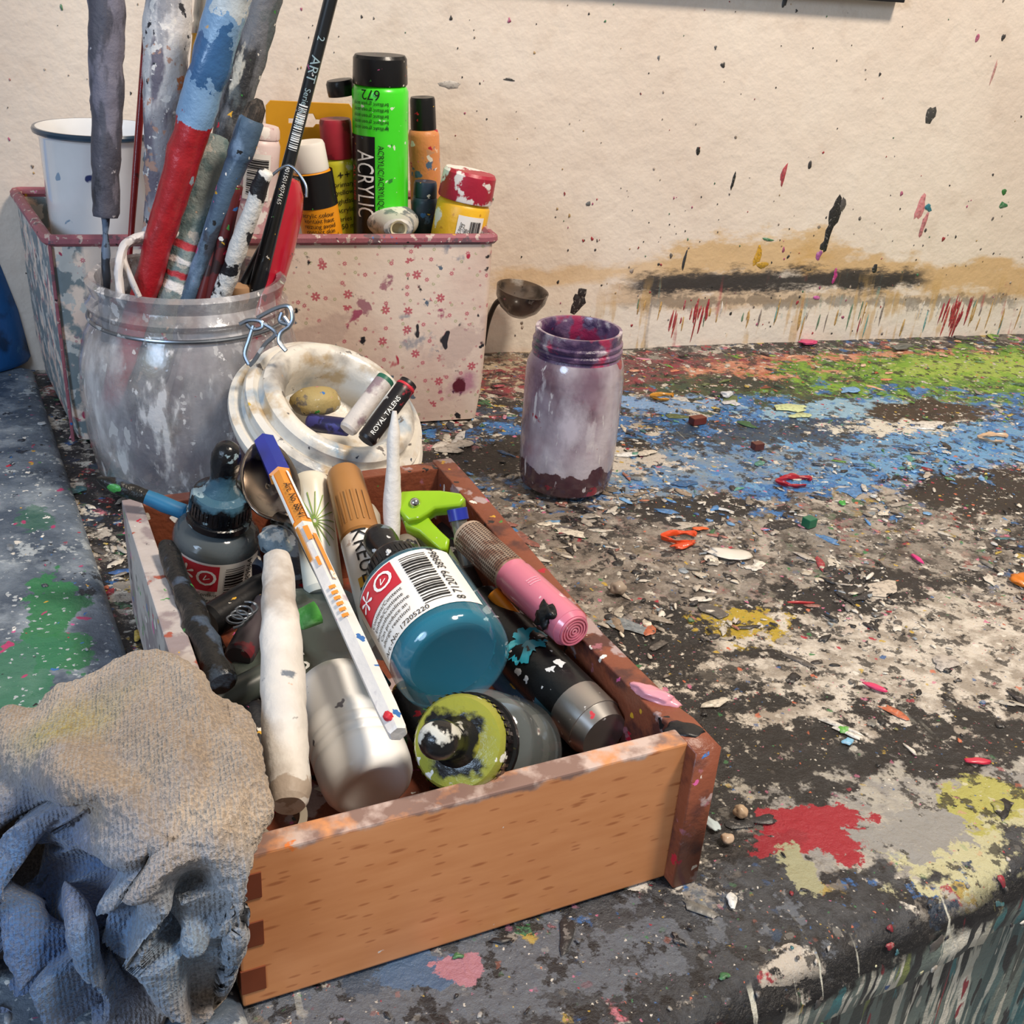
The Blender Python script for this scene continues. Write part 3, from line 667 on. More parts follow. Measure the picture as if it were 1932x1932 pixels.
lathe('core',[(0,.008),(r*.40,.008),(r*.45,.0),(r*.56,-.0005),(r*.56,.02)],M('cream_core','#e0d7b4',.5),parent=o)
top(o,'white plastic nozzle with a round opening, smeared grey paint','nozzle')
B=PY(186,246,.782); A=B.copy(); A.z=.02; A.x-=.001; r=rad(B,116); L=(B-A).length
en=M('white_enamel','#e2e3e5',.15,coat=.6,var=.06,layers=[('v','#2c3c6a',40,.22),('n','#a8684c',35,.69),('v','#88a0b8',70,.25)])
mw=frame(A,B)
o=lathe('enamel_mug',[(0,0),(r*.78,0),(r*.84,.006),(r*.89,L*.5),(r*.92,L-.004),(r*.96,L-.002,1),(r*1.01,L-.001,1),(r*1.02,L+.0008,1),(r*1.0,L+.0022,1),(r*.96,L+.0022,0),(r*.9,L-.004),(r*.86,L*.5),(r*.8,.006),(0,.005)],[en,M('navy_enamel_rim','#1d3a50',.25,coat=.5)],seg=64,mw=mw)
ph=cphi(o); hpts=[Vector((r*.88*math.cos(ph+.9),r*.88*math.sin(ph+.9),L-.012)),Vector((r*1.22*math.cos(ph+.9),r*1.22*math.sin(ph+.9),L-.014)),Vector((r*1.25*math.cos(ph+.9),r*1.25*math.sin(ph+.9),L-.04)),Vector((r*.88*math.cos(ph+.9),r*.88*math.sin(ph+.9),L-.05))]
tube('handle',hpts,.0035,en,parent=o,mw=Matrix.Identity(4))
top(o,'white enamel mug with dark blue rim inside the fabric box','mug')

# ------------------------------------------------------------ GLASS JAR
JC=P(378,900,0); JC.z=.0012
glm=M('crusted_glass','#b4b6bb',.08,see=.74,coat=1,layers=[('n','#8c878c',22,.54,.14),('n','#9c8d86',34,.59,.09),('n','#6c6a72',24,.61,.10),('n','#c2c0c2',30,.58,.09,(1,1,.4)),('n','#d0cecf',90,.61,.04,(1,1,.35)),('v','#c4c2c2',120,.34,(1,1,.6)),('v','#a83048',60,.16),('n','#dcdada',90,.66)],bump=.7,bs=110,var=0)
jar=lathe('glass_jar',[(0,0),(.046,0),(.054,.003),(.059,.012),(.0625,.035),(.0640,.06),(.0630,.08),(.0585,.096),(.0535,.104),(.0525,.108),(.0555,.110),(.0565,.1125),(.0545,.115),(.053,.118),(.0545,.122),(.0555,.125),(.053,.1275),(.050,.1265),(.049,.12),(.0495,.105),(.056,.094),(.060,.08),(.061,.06),(.059,.03),(.054,.01),(.04,.006),(0,.006)],glm,seg=72,mw=Matrix.Translation(JC))
top(jar,'clip-top glass jar crusted with paint, holding brushes','jar')
ST=M('steel_wire','#8a929c',.3,metal=.9,layers=[('n','#a0a4a8',120,.62)])
tube('wire_ring',[Vector((.0555*math.cos(a),.0555*math.sin(a),.1045)) for a in [2*math.pi*i/28 for i in range(28)]],.0011,ST,parent=jar,mw=Matrix.Identity(4),seg=8,sub=3,closed=True)
for pl in [[(452,612),(470,604),(492,606),(495,618),(478,622),(466,612)],[(478,615),(470,640),(462,668),(470,688)],[(492,608),(520,628),(500,650),(480,680),(470,690)],[(485,600),(520,582),(545,578),(552,600),(545,616),(530,628),(527,645),(540,662)],[(532,590),(528,606),(545,612),(536,598)]]:
    tube('wire_clasp',[PD(x,y,.565) for x,y in pl],.0012,ST,parent=jar,seg=8,sub=5)
GB='brushes and tools in the glass jar'
def jstick(Q,Bp,dY,name,prof,mats,label,cat='paint brush',lump=0,ls=90,flat=1,seg=24,zq=.122,spin=0):
    q=P(Q[0],Q[1],zq); B=PY(Bp[0],Bp[1],q.y+dY); d=(q-B).normalized(); A=q.copy()
    c2=Vector((JC.x,JC.y))
    while A.z>.009:
        n_=A+d*.002
        if (Vector((n_.x,n_.y))-c2).length>.050 and n_.z<.115: break
        A=n_
    L=(B-A).length; Lq=(q-A).length; mw=frame(A,B,spin)
    if callable(mats): mats=mats(Lq,L)
    rr=rad(q,prof[0][1]); pr=[(0,0,prof[0][2]),(rr*.85,0.0004,prof[0][2]),(rr,.002,prof[0][2])]
    for t,px,m in prof:
        p_=q+(B-q)*t; pr.append((max(rad(p_,px),1e-5),Lq+(L-Lq)*t,m))
    lr=pr[-1][0]
    pr+=[(lr*.8,L+lr*.25,prof[-1][2]),(0,L+lr*.35,prof[-1][2])]
    o=lathe(name,pr,mats,mw=mw,lump=lump,ls=ls,dz=.004,seg=seg,flat=flat,sharp=60)
    top(o,label,cat,GB); return o,L,Lq
S3=(1,1,.35)
stk=M('crusty_grey_handle','#4a4a56',.6,layers=[('n','#6c6a78',70,.56,.03,S3),('n','#2c2c34',60,.62,.03,S3),('n','#a8a6ae',110,.66)],bump=.9,bs=160)
jstick((200,522),(202,-70),.02,'sculpting_tool',[(0,7,1),(.2,7,1),(.203,20,0),(.22,24,0),(.5,28,0),(.8,33,0),(1,34,0)],[stk,M('iron_stem','#3c4450',.45,metal=.5,layers=[('n','#5a6a80',90,.55)])],'tool with thick grey paint-crusted handle and thin metal stem','sculpting tool',lump=.0014)
redb=M('red_lacquer','#94141f',.3,coat=.4,layers=[('n','#c4bcb8',120,.66),('n','#5a1018',70,.6)])
jstick((243,500),(279,20),.03,'paint_brush',[(0,5,0),(.4,7,0),(1,7,0)],[redb],'thin dark red brush handle with white paint flecks')
spk=M('speckled_grey','#9c9ba0',.6,layers=[('n','#c8c5c5',60,.52,.03,S3),('n','#6a6470',50,.57,.03,S3),('n','#2e2e34',110,.63),('n','#b08a78',90,.63),('n','#d8d4d0',150,.60),('n','#b06a40',60,.67)],bump=.8,bs=170)
jstick((292,525),(322,-70),.02,'paint_brush',[(0,22,0),(.3,28,0),(.6,40,0),(1,44,0)],[spk],'thick brush handle crusted in grey and white paint',lump=.0014)
yw=M('yellow_handle','#e0a82c',.35,coat=.3,layers=[('n','#e8e2d8',90,.6)])
chro=M('chrome_ferrule','#c8c4bc',.25,metal=.9)
jstick((325,515),(390,-30),.045,'paint_brush',[(0,9,0),(.7,13,0),(.82,15,0),(.825,17,1),(.86,18,1),(.87,15,1),(.89,18,1),(1,19,1)],[yw,chro],'yellow brush handle with ribbed metal ferrule')
def bigm(Lq,L):
    zs=Lq+(L-Lq)*.545
    return [M('red_blue_handle','#a81c26',.35,coat=.3,layers=[('n','#86181f',50,.60,.04,S3),('v','#9aa8b4',70,.22),('z','#7a9ec2',zs,1,.014),('z','#34608e',zs+.02,zs+.045,.03),('z','#bcc6cc',zs+.06,zs+.075,.035),('z','#4c769e',zs+.095,zs+.115,.03),('v','#d0a040',50,.14)],bump=.5)]
jstick((275,540),(452,-65),-.01,'paint_brush',[(0,24,0),(.3,30,0),(.5,33,0),(.7,38,0),(1,40,0)],bigm,'thick red brush handle coated with light blue paint on top',lump=.0012)
gb=M('grey_black_handle','#6a6c72',.55,layers=[('n','#2c2d30',45,.5,.03,S3),('n','#b4b0a4',70,.60,.02,S3),('n','#50585c',60,.6,.03,S3),('c',SPK,160,.35)],bump=.8)
jstick((355,520),(512,-50),.03,'paint_brush',[(0,16,0),(.4,24,0),(.7,32,0),(1,34,0)],[gb],'thick brush handle crusted in black and grey paint',lump=.0012)
bl=M('blotchy_handle','#7f8a88',.6,layers=[('n','#5a6e70',60,.5,.03),('n','#a6a29a',80,.58),('z','#d8d4d0',.118,.123,.003),('z','#a83038',.126,.129,.003),('z','#d8d4d0',.134,.137,.003),('z','#a83038',.142,.146,.003),('n','#b8a08c',100,.66)],bump=1.0)
jstick((335,535),(412,262),.015,'paint_brush',[(0,30,0),(.3,33,0),(.7,33,0),(.9,30,0),(1,20,0)],[bl],'stubby thick brush handle with blotches and red and white bands',lump=.0014)
bb=M('slate_blue_handle','#4c6278',.5,layers=[('n','#6f86a0',50,.56,.03,S3),('n','#3a3f4a',60,.6,.02,S3),('c',SPK,160,.35)],bump=.5)
bris=M('dark_bristles','#2a241f',.8,layers=[('n','#4a4038',400,.5,.05,(1,1,.05))],bump=1,bs=400)
jstick((362,543),(488,190),-.005,'paint_brush',[(0,14,0),(.4,17,0),(.7,21,0),(.72,24,0),(.9,24,0),(.91,20,1),(.97,18,1),(1,10,1)],[bb,bris],'slate blue brush with short dark bristles pointing up',lump=.0006)
bk=M('black_lacquer','#15181c',.3,coat=.5,layers=[('c',SPK,200,.2)])
o,L,Lq=jstick((487,535),(630,-25),-.012,'paint_brush',[(0,16,0),(.2,14,0),(.5,12,0),(1,13,0)],[bk],'long slim black brush handle with white lettering')
ph=cphi(o); rr_=rad(PD(560,200,.6),13)+.0004
PG=M('print_grey','#9ab0b4',.6,var=0)
wtext(o,'ART',.0075,rr_,ph,L-.042,-math.pi/2,PG); wtext(o,'Serie A 205',.0046,rr_,ph,L-.063,-math.pi/2,PG); wtext(o,'2',.0055,rr_,ph,L-.026,-math.pi/2,PG)
wtext(o,'4015014074165',.0034,rr_,ph,Lq+.060,-math.pi/2,WT); bars(o,ph,Lq+.080,Lq+.105,1.2,rr_,WT,along=True,n=22)
wb=M('white_black_stick','#dedbd5',.5,layers=[('n','#1c1c20',60,.54),('n','#8a9098',80,.62)],bump=.9)
jstick((422,548),(500,325),-.015,'paint_brush',[(0,18,0),(.5,17,0),(1,15,0)],[wb],'stick caked in white and black paint',cat='stick',lump=.0012)
dr=M('dark_red_handle','#5a1a1c',.4,coat=.3,layers=[('n','#2c1618',60,.55),('c',SPK,180,.35)])
jstick((402,545),(446,350),0,'paint_brush',[(0,14,0),(1,13,0)],[dr],'dark maroon brush handle')
jstick((385,545),(424,400),.004,'paint_brush',[(0,10,0),(1,9,0)],[dr],'dark maroon brush handle')
jstick((465,530),(560,340),.03,'paint_brush',[(0,11,0),(1,7,0)],[bk],'plain glossy black brush handle')
rc=M('red_plastic_case','#b8142c',.22,coat=.6,layers=[('v','#5a0c18',90,.25)],var=.1)
o,L,Lq=jstick((515,530),(550,345),.014,'red_case',[(0,30,0),(.3,40,0),(.7,44,0),(.9,38,0),(1,26,0)],[rc],'glossy red plastic case with rounded end and wire clip','case',flat=.5,spin=math.pi/2)
tube('wire_clip',[PD(508,335,.60),PD(545,312,.60),PD(575,345,.60),PD(578,372,.60)],.0008,ST,parent=o)
cab=M('white_cord','#d0cbca',.5,layers=[('n','#8a8488',90,.6),('n','#a85060',100,.66)])
o=tube('cord',[PD(x,y,t) for x,y,t in [(228,560,.60),(224,525,.60),(226,490,.60),(236,462,.602),(255,450,.605),(285,440,.61),(318,436,.615),(345,450,.62)]],.0024,cab,lump=.0006)
top(o,'looped white cord dangling out of the jar','cord')
o=tube('cord',[PD(x,y,t) for x,y,t in [(262,560,.61),(245,520,.605),(232,480,.604),(250,458,.61),(290,452,.615)]],.0018,cab,lump=.0004)
top(o,'looped white cord dangling out of the jar','cord')
q=P(455,545,.118); o=lathe('wooden_ball',[(0,0),(rad(q,22),.001),(rad(q,26),.005),(rad(q,22),.010),(0,.012)],M('pale_wood','#b08a68',.5),mw=Matrix.Translation(q-Vector((0,0,.008)))); top(o,'pale round wooden knob end resting among the brushes','wooden ball')

# ------------------------------------------------------------ PURPLE JAR
PB=P(1064,914,0); PB.z=.0012
def zat(b,py):
    lo,hi=0,.3
    for _ in range(40):
        m_=(lo+hi)/2; v=Vector((b.x,b.y,m_))-CAM; y=966-FPX*v.dot(CU)/v.dot(F)
        if y>py: lo=m_
        else: hi=m_
    return lo
H=zat(PB,622); r=rad(PB,89)
pm=M('purple_stained_glass','#826878',.2,coat=.8,see=.2,layers=[('n','#9c8494',28,.50,.10),('n','#6a505e',34,.58,.08),('n','#84485a',30,.62,.06),('n','#cdc4cc',18,.58,.09,(1,1,.5)),('n','#d8d0d4',60,.66,.03,(1,1,.4)),('z','#54363f',0,.018,.012),('n','#9c2c40',60,.66),('n','#dcd6d8',180,.66,.015,(1,1,.25))],bump=.5,bs=120)
pn=M('purple_paint_rim','#755a78',.35,coat=.4,layers=[('n','#bcb0b8',60,.56,.03),('n','#38284a',40,.53,.05),('n','#9a2c50',50,.60,.03)],bump=.6)
pj=lathe('paint_water_jar',[(0,0),(r*.8,0),(r*.93,.003),(r*.98,.01),(r*1.0,.03),(r*1.0,H*.72),(r*.98,H*.79),(r*.9,H*.845,1),(r*.87,H*.86,1),(r*.91,H*.87,1),(r*.91,H*.89,1),(r*.87,H*.90,1),(r*.90,H*.915,1),(r*.90,H*.93,1),(r*.86,H*.94,1),(r*.87,H*.985,1),(r*.86,H,1),(r*.80,H,1),(r*.77,H*.98,1),(r*.78,H*.86,1),(r*.9,H*.78,0),(r*.93,H*.6,0),(r*.93,.02,0),(0,.006)],[pm,pn],seg=64,mw=Matrix.Translation(PB))
top(pj,'open glass jar coated in purple and white paint residue','jar')
lathe('paint_water',[(0,.007),(r*.9,.008),(r*.91,.02),(r*.91,H*.55),(0,H*.55)],M('murky_purple','#4c3442',.3),parent=pj)
# cloudy white smear with faded edge on the glass
s=NT('white_residue'); ph=cphi(pj); X,Y_,Z=s.xyz()
cx_,cy_,cz_=r*math.cos(ph),r*math.sin(ph),H*.52
dx=s.math('DIVIDE',s.math('SQRT',s.math('ADD',s.math('POWER',s.math('SUBTRACT',X,cx_),2.0),s.math('POWER',s.math('SUBTRACT',Y_,cy_),2.0))),r*.42)
dz_=s.math('DIVIDE',s.math('SUBTRACT',Z,cz_),H*.26)
f=s.math('ADD',s.math('SUBTRACT',1.0,s.math('SQRT',s.math('ADD',s.math('MULTIPLY',dx,dx),s.math('MULTIPLY',dz_,dz_)))),s.math('MULTIPLY',s.math('SUBTRACT',s.noise(55,6,s.mapv((0,0,0),(1,1,.6))),.5),3.0))
s.b.inputs['Base Color'].default_value=hx('#cfc6d0'); s.b.inputs['Roughness'].default_value=.35; s.inp(s.b.inputs['Alpha'],s.math('MULTIPLY',s.step(f,0,.8),.85))
patches(pj,'white_smear',[(ph-.75,ph+.75,H*(.12+.06*k),H*(.18+.06*k)) for k in range(11)],r+.0005,s.m)
C=PY(985,552,.82); r=rad(C,50)
lm=M('smoked_plastic','#5a463a',.3,see=.4,coat=.3,layers=[('n','#1c1614',34,.46,.14),('n','#a8a098',60,.62,.05)],var=0)
B2=C+Vector((.1,-.12,.95)).normalized()*.02
o=lathe('ladle',[(0,-.020),(r*.4,-.0190),(r*.75,-.013),(r*.95,-.005),(r*1.0,.003),(r*.95,.003),(r*.7,-.011),(r*.35,-.0175),(0,-.0185)],lm,mw=frame(C,B2))
tube('handle',[PY(950,562,.82),PY(934,575,.83),PY(920,610,.84),PY(912,650,.848)],.0022,M('black_handle','#1c1a1a',.4,layers=[('n','#a05a6a',80,.64)]),parent=o)
top(o,'small smoky transparent ladle with black handle against the wall','ladle')
q=P(-62,672,.006); o=lathe('blue_container',[(0,0),(rad(q,116),0),(rad(q,122),.004),(rad(q,112),.04),(rad(q,88),.085),(rad(q,62),.115),(rad(q,50),.13),(rad(q,46),.13),(rad(q,56),.11),(0,.10)],M('blue_plastic','#2264a8',.4,layers=[('n','#163a60',30,.58,.05),('n','#3c7ab0',50,.64)],bump=.2),mw=Matrix.Translation(q)); top(o,'blue plastic container with sloping shoulders','container')

# ------------------------------------------------------------ TRAY
TM=Matrix.Translation(Vector((.0100,.2470,.0006)))@Matrix.Rotation(math.radians(7.2),4,'Z')
tw,tl,tth=.1560,.246,.0085; thh=.0620
s=NT('beech_wood'); X,Y_,Z=s.xyz()
g=s.noise(35,5,s.mapv((0,0,0),(1,6,6))); c=s.mix(g,hx('#c07b4a'),hx('#dd9c6a'))
v=s.vor(1,s.mapv((0,0,0),(75,150,330))); sp=s.n.new('ShaderNodeSeparateColor'); s.t.links.new(v.outputs['Color'],sp.inputs[0])
m=s.math('MULTIPLY',s.step(v.outputs['Distance'],.28,.14),s.step(sp.outputs[0],.5,.52)); c=s.mix(s.math('MULTIPLY',m,.6),c,hx('#94502a'))
v=s.vor(1,s.mapv((5,0,3),(120,150,500))); sp=s.n.new('ShaderNodeSeparateColor'); s.t.links.new(v.outputs['Color'],sp.inputs[0])
m=s.math('MULTIPLY',s.step(v.outputs['Distance'],.28,.18),s.step(sp.outputs[0],.6,.62)); c=s.mix(s.math('MULTIPLY',m,.5),c,hx('#94502a'))
m=s.step(s.math('ADD',Z,s.math('MULTIPLY',s.noise(60,5),.012)),.0665,.068)
c=s.mix(m,c,s.mix(s.step(s.noise(70,6),.44,.56),hx('#84685e'),hx('#c4aea4')))
m=s.step(s.noise(40,5,s.mapv((3,1,7))),.70,.71); c=s.mix(m,c,hx('#d87a3a'))
m=s.step(s.noise(120,5,s.mapv((1,1,2))),.71,.72); c=s.mix(m,c,hx('#e0d6cc'))
s.inp(s.b.inputs['Base Color'],c); s.b.inputs['Roughness'].default_value=.30
BEE=s.m
RBW=M('painted_red_wood','#864a34',.4,layers=[('n','#54302a',40,.56,.04),('n','#a89494',60,.61,.02),('n','#9a6068',50,.65),('n','#2a2426',60,.66),('c',SPK,150,.35)],bump=.5)
GRW=M('painted_grey_wood','#b8afab',.5,layers=[('n','#8c7f80',40,.54,.03),('n','#9a5040',50,.66),('n','#a85078',45,.68),('n','#2c2a2c',60,.67),('c',SPK,150,.35)],bump=.4)
EG=M('end_grain','#7c3c20',.6,var=.3)
tray=bpy.data.objects.new('wooden_tray',None); COL.objects.link(tray); tray.matrix_basis=TM
top(tray,'beech wooden box tray with finger joints, filled with art supplies','tray')
box('front_panel',0,tw,0,tth,0,thh,BEE,parent=tray)
for z in (.006,.0255,.045): box('finger_joint',-.0003,.0075,-.0004,.004,z,z+.010,EG,parent=tray,bev=.0002)
box('back_panel',tth,tw,tl-tth,tl,0,thh,RBW,parent=tray)
box('side_panel',-.0002,tth,tth,tl,0,thh,GRW,parent=tray)
sp_pts=[(-.005,0),(tl,0),(tl,thh),(tl*.9,thh),(.13,thh-.004),(.08,thh-.006),(.04,thh-.004),(.022,thh-.003),(.012,thh-.001),(-.005,thh-.001)]
plate('side_panel',[sp_pts],Matrix.Translation((tw+.0050,0,0))@Matrix(((0,0,1,0),(1,0,0,0),(0,1,0,0),(0,0,0,1))),.0095,RBW,parent=tray,bev=.0006)
box('tray_floor',tth,tw,tth,tl-tth,.001,.005,RBW,parent=tray,bev=0)
def blob(name,c,rx,ry,rz,mat,ang=0,lump=.25,parent=None):
    bm=bmesh.new(); bmesh.ops.create_icosphere(bm,subdivisions=3,radius=1); sd=random.random()*50
    for v in bm.verts:
        k=1+lump*noise.noise(v.co*1.3+Vector((sd,0,0)))+lump*.4*noise.noise(v.co*3.5+Vector((sd,0,0))); v.co=Vector((v.co.x*rx*k,v.co.y*ry*k,v.co.z*rz*k))
    me=bpy.data.meshes.new(name); bm.to_mesh(me); bm.free(); me.materials.append(mat); me.polygons.foreach_set('use_smooth',[True]*len(me.polygons))
    o=bpy.data.objects.new(name,me); COL.objects.link(o); o.matrix_basis=Matrix.Translation(c)@Matrix.Rotation(ang,4,'Z')
    if parent: o.parent=parent
    return o
PK=M('pink_paint','#e09aa8',.3,coat=.3); BKP=M('black_paint','#17171a',.4,bump=.4)
for px,py,a,b_,m_,an in [(1240,1312,.0095,.0035,PK,-.95),(1290,1380,.0065,.0050,BKP,-.6)]:
    q=P(px,py,.061); blob('paint_blob',loc(tray,q),a,b_,.0022,m_,an,.5,parent=tray)

# ------------------------------------------------------------ PORCELAIN DISH
C=P(622,797,.070); vd=(CAM-C).normalized(); axd=(vd*.66+.75*(CR*.47+CU*.88)).normalized()
por=M('porcelain','#ddd8ce',.30,coat=.3,var=.08,layers=[('n','#8098ac',20,.60,.05),('n','#b8a07c',40,.61,.05),('n','#8f8a84',30,.60,.07),('n','#6a6460',100,.65),('c',['#1c2c44','#c8a850','#a85040','#6a6a70','#b08a60'],110,.17)],bump=.3)
pr=[(0,0),(.036,0),(.045,.004),(.0520,.010),(.0550,.0155),(.0553,.0185),(.0530,.0205),(.0490,.0195),(.0480,.0215),(.0502,.0265),(.0498,.0300),(.0465,.0318),(.0432,.0300),(.0420,.0318),(.0425,.0365),(.0395,.0395),(.0350,.0395),(.0315,.036),(.0290,.031),(.0300,.020),(.029,.012),(.024,.009),(0,.0085)]
dish=lathe('porcelain_dish',pr,por,seg=72,mw=frame(C-axd*.019,C+axd*.02),sharp=50)
top(dish,'round white porcelain dish with stepped thick rim, spattered with paint','dish')
def stick(name,A,B,prof,mats,label,cat,lump=0,seg=28,group=None,flat=1,ls=90,sharp=50,spin=0,dz=.004,endround=.3):
    L=(B-A).length; pr=[(0,0,prof[0][2])]
    if endround: pr+=[(prof[0][1]*.85,0,prof[0][2]),(prof[0][1],prof[0][1]*endround,prof[0][2])]
    for t,r,m in prof: pr.append((r,max(t*L,pr[-1][1]),m))
    r=prof[-1][1]; pr+=[(r*.85,L+r*.15*endround,prof[-1][2]),(0,L+r*.15*endround,prof[-1][2])]
    o=lathe(name,pr,mats,seg=seg,mw=frame(A,B,spin),lump=lump,dz=dz,flat=flat,ls=ls,sharp=sharp)
    top(o,label,cat,group); return o,L
pb=M('black_pastel_paper','#18161a',.4,layers=[('n','#8a1c2c',60,.68),('v','#d8d4cc',150,.2)])
A=PD(690,832,.548); B=PD(771,722,.560); r=rad(A,19)
o,L=stick('oil_pastel',A,B,[(0,r,0),(.93,r,0),(.94,r*.93,0),(1,r*.93,0)],[pb],'black wrapped oil pastel with white lettering, standing in the dish','oil pastel')
ph=cphi(o); wtext(o,'ROYAL TALENS',.0035,r+.0004,ph+.1,L*.40,math.pi/2,WT); lathe('red_ring',[(r*1.01,L*.9),(r*1.03,L*.905),(r*1.03,L*.93),(r*1.01,L*.935)],REDT,parent=o)
pw=M('smeared_white_pastel','#cfc8c2',.5,layers=[('n','#8c7a80',50,.57,.03),('n','#a85048',70,.66),('n','#44403f',80,.66)],bump=.4)
A=PD(655,812,.566); B=PD(728,715,.578); r=rad(A,18)
stick('oil_pastel',A,B,[(0,r,0),(.92,r,0),(.93,r*1.0,1),(1,r,1)],[pw,M('green_end','#2c6a54',.4)],'white paint-smeared oil pastel with green end, in the dish','oil pastel')
A=PD(583,797,.585); B=PD(655,806,.578); r=rad(A,17)
stick('oil_pastel',A,B,[(0,r,0),(1,r,0)],[M('navy_pastel','#24244c',.4,layers=[('n','#3c3c80',50,.58),('n','#b8a8b0',80,.68)])],'short navy blue pastel stub inside the dish','oil pastel')
q=PD(597,757,.592); o=blob('painted_stone',q,.014,.010,.008,M('yellowish_stone','#a89460',.6,layers=[('n','#6a6258',60,.57),('n','#c0b8a4',70,.6),('c',SPK,200,.3)],bump=.6),.2,.12); top(o,'ochre paint-speckled stone lump inside the dish','stone')

# ------------------------------------------------------------ INK BOTTLES
GI=M('clear_glass','#8a969c',.05,see=.7,coat=1,var=0,layers=[('n','#c8ccd0',90,.70)])
def inkbottle(A,B,R,glass,liq,label,capm,level=.42,phio=0,num='17207350',lab=True,capr=.7,spin=0,inkr=.93):
    L=(B-A).length; mw=frame(A,B,spin)
    o=lathe('ink_bottle',[(0,.002),(R*.7,.001),(R*.85,0),(R*.96,.002),(R,.006),(R,L*.47),(R*.97,L*.505),(R*.85,L*.54),(R*.62,L*.56),(R*.5,L*.57),(R*.5,L*.60),(0,L*.60)],glass,seg=56,mw=mw,sharp=60)
    lathe('ink',[(0,.0045),(R*inkr*.85,.0045),(R*inkr*.97,.007),(R*inkr,.010),(R*inkr,L*level),(R*inkr*.9,L*(level+.02)),(0,L*(level+.02))],liq,parent=o)
    cr=R*capr
    lathe('cap',[(0,L*.575),(cr*.95,L*.575),(cr*1.05,L*.58),(cr*1.05,L*.61),(cr*.97,L*.615),(cr*1.0,L*.625),(cr*.97,L*.71),(cr*.9,L*.73),(cr*.5,L*.75),(0,L*.75)],capm,parent=o,seg=40)
    b=R*.33
    lathe('dropper_bulb',[(b*1.35,L*.735),(b*1.3,L*.75),(b*.95,L*.775),(b*.88,L*.82),(b*1.0,L*.89),(b*.98,L*.94),(b*.75,L*.98),(b*.35,L*.999),(0,L)],capm,parent=o,seg=32)
    patches(o,'cap_ridges',[(k*2*math.pi/40,k*2*math.pi/40+.07,L*.635,L*.70) for k in range(40)],cr*1.012,capm)
    if lab:
        ph=cphi(o,phio); r1=R+.0003; r2=R+.0006; r3=R+.0009
        patches(o,'label',[(ph-1.15,ph+1.15,L*.09,L*.47)],r1,LABW)
        patches(o,'red_square',[(ph-.95,ph+.05,L*.31,L*.46)],r2,REDT)
        wtext(o,'*',.020,r3,ph-.70,L*.355,0,WT,'symbol')
        wtext(o,'O',.0125,r3,ph-.22,L*.385,0,WT,'symbol'); wtext(o,'<',.006,r3,ph-.22,L*.385,.8,WT,'symbol')
        bars(o,ph+.42,L*.13,L*.45,.46,r2,along=True,n=20)
        wtext(o,'8 712079 389864',.0050,r2,ph+.80,L*.29,math.pi/2,INKT)
        for k,tx in enumerate(['Contient/Content','Enthalt/Contiene','benzisothiazolinone','Can produce an','allergic reaction/']): wtext(o,tx,.0028,r2,ph-.45,L*(.285-.032*k),0,INKT)
        wtext(o,'Art.-No. '+num,.0034,r2,ph-.35,L*.11,0,INKT)
    top(o,label,'ink bottle','dropper ink bottles in the tray'); return o,L
INK=M('black_ink','#0d0e11',.15)
CAPB=M('black_cap_spattered','#121316',.3,layers=[('n','#5c6c74',90,.68),('v','#cfd0d0',150,.28)],bump=.2)
CAPN=M('black_cap_blue_paint','#101318',.25,layers=[('n','#3c5e70',50,.58,.03),('n','#8aa0a8',90,.62)],bump=.4)
inkbottle(P(392,1152,.010),P(430,836,.106),.0197,GI,INK,'black ink dropper bottle standing upright, paint-spattered cap',CAPN,phio=.1,level=.50,inkr=.96)
TEAL=M('teal_ink_glass','#3a94b0',.03,see=.62,coat=1,var=0,layers=[('n','#9ac0cc',90,.72)])
s=NT('teal_ink'); sz=s.xyz()[2]
s.inp(s.b.inputs['Base Color'],s.mix(s.step(sz,.004,.020),hx('#0c4c64'),s.mix(s.step(s.noise(50,3),.38,.62),hx('#0f5c76'),hx('#187894')))); s.b.inputs['Roughness'].default_value=.12; s.b.inputs['Coat Weight'].default_value=1; TL=s.m
inkbottle(P(862,1258,.072),P(708,1005,.078),.0222,TEAL,TL,'teal blue ink dropper bottle lying on top of the pile',CAPB,phio=-.1,num='17205220',capr=.58,level=.42,inkr=.86)
CAPY=M('black_cap_yellow_paint','#131416',.25,layers=[('z','#8f9138',.0605,.0655,.004),('n','#9a9c38',34,.66,.03),('n','#c4c4bc',50,.62),('v','#dcdcd4',150,.3)],bump=.3)
Bt=P(812,1393,.086); dcm=(CAM-Bt).normalized(); axb=(dcm*.92-CR*.36+CU*.05).normalized(); 
inkbottle(Bt-axb*.088,Bt,.0195,GI,M('dark_grey_ink','#4c504c',.2),'clear ink dropper bottle with black cap smeared with yellow paint',CAPY,phio=1.3,lab=False,capr=.84,level=.2)

# ------------------------------------------------------------ PENS ETC
A=P(752,1385,.070); B=P(500,835,.094); 
orgw=M('fineliner_orange','#e0913a',.4,layers=[('n','#e8e0d4',60,.66)]); whw=M('fineliner_white','#e4e0dc',.45,layers=[('n','#b0a8b0',50,.66,.03),('c',SPK,150,.3)],bump=.3)
blu=M('blue_cap','#1c2c98',.35,coat=.3,layers=[('n','#3a4a9c',60,.64)])
o,L=stick('fineliner_pen',A,B,[(0,.0036,1),(.06,.0040,1),(.10,.0040,1),(.62,.0041,1),(.63,.0043,0),(.84,.0043,0),(.845,.0054,2),(1,.0052,2)],[orgw,whw,blu],'hexagonal fineliner with blue cap, orange and white paint-flecked barrel','fineliner pen',seg=6,spin=.3,sharp=25)
ph=cphi(o); wtext(o,'Art. No. 88/41',.0046,.0047,ph+.25,L*.71,-math.pi/2,INKT)
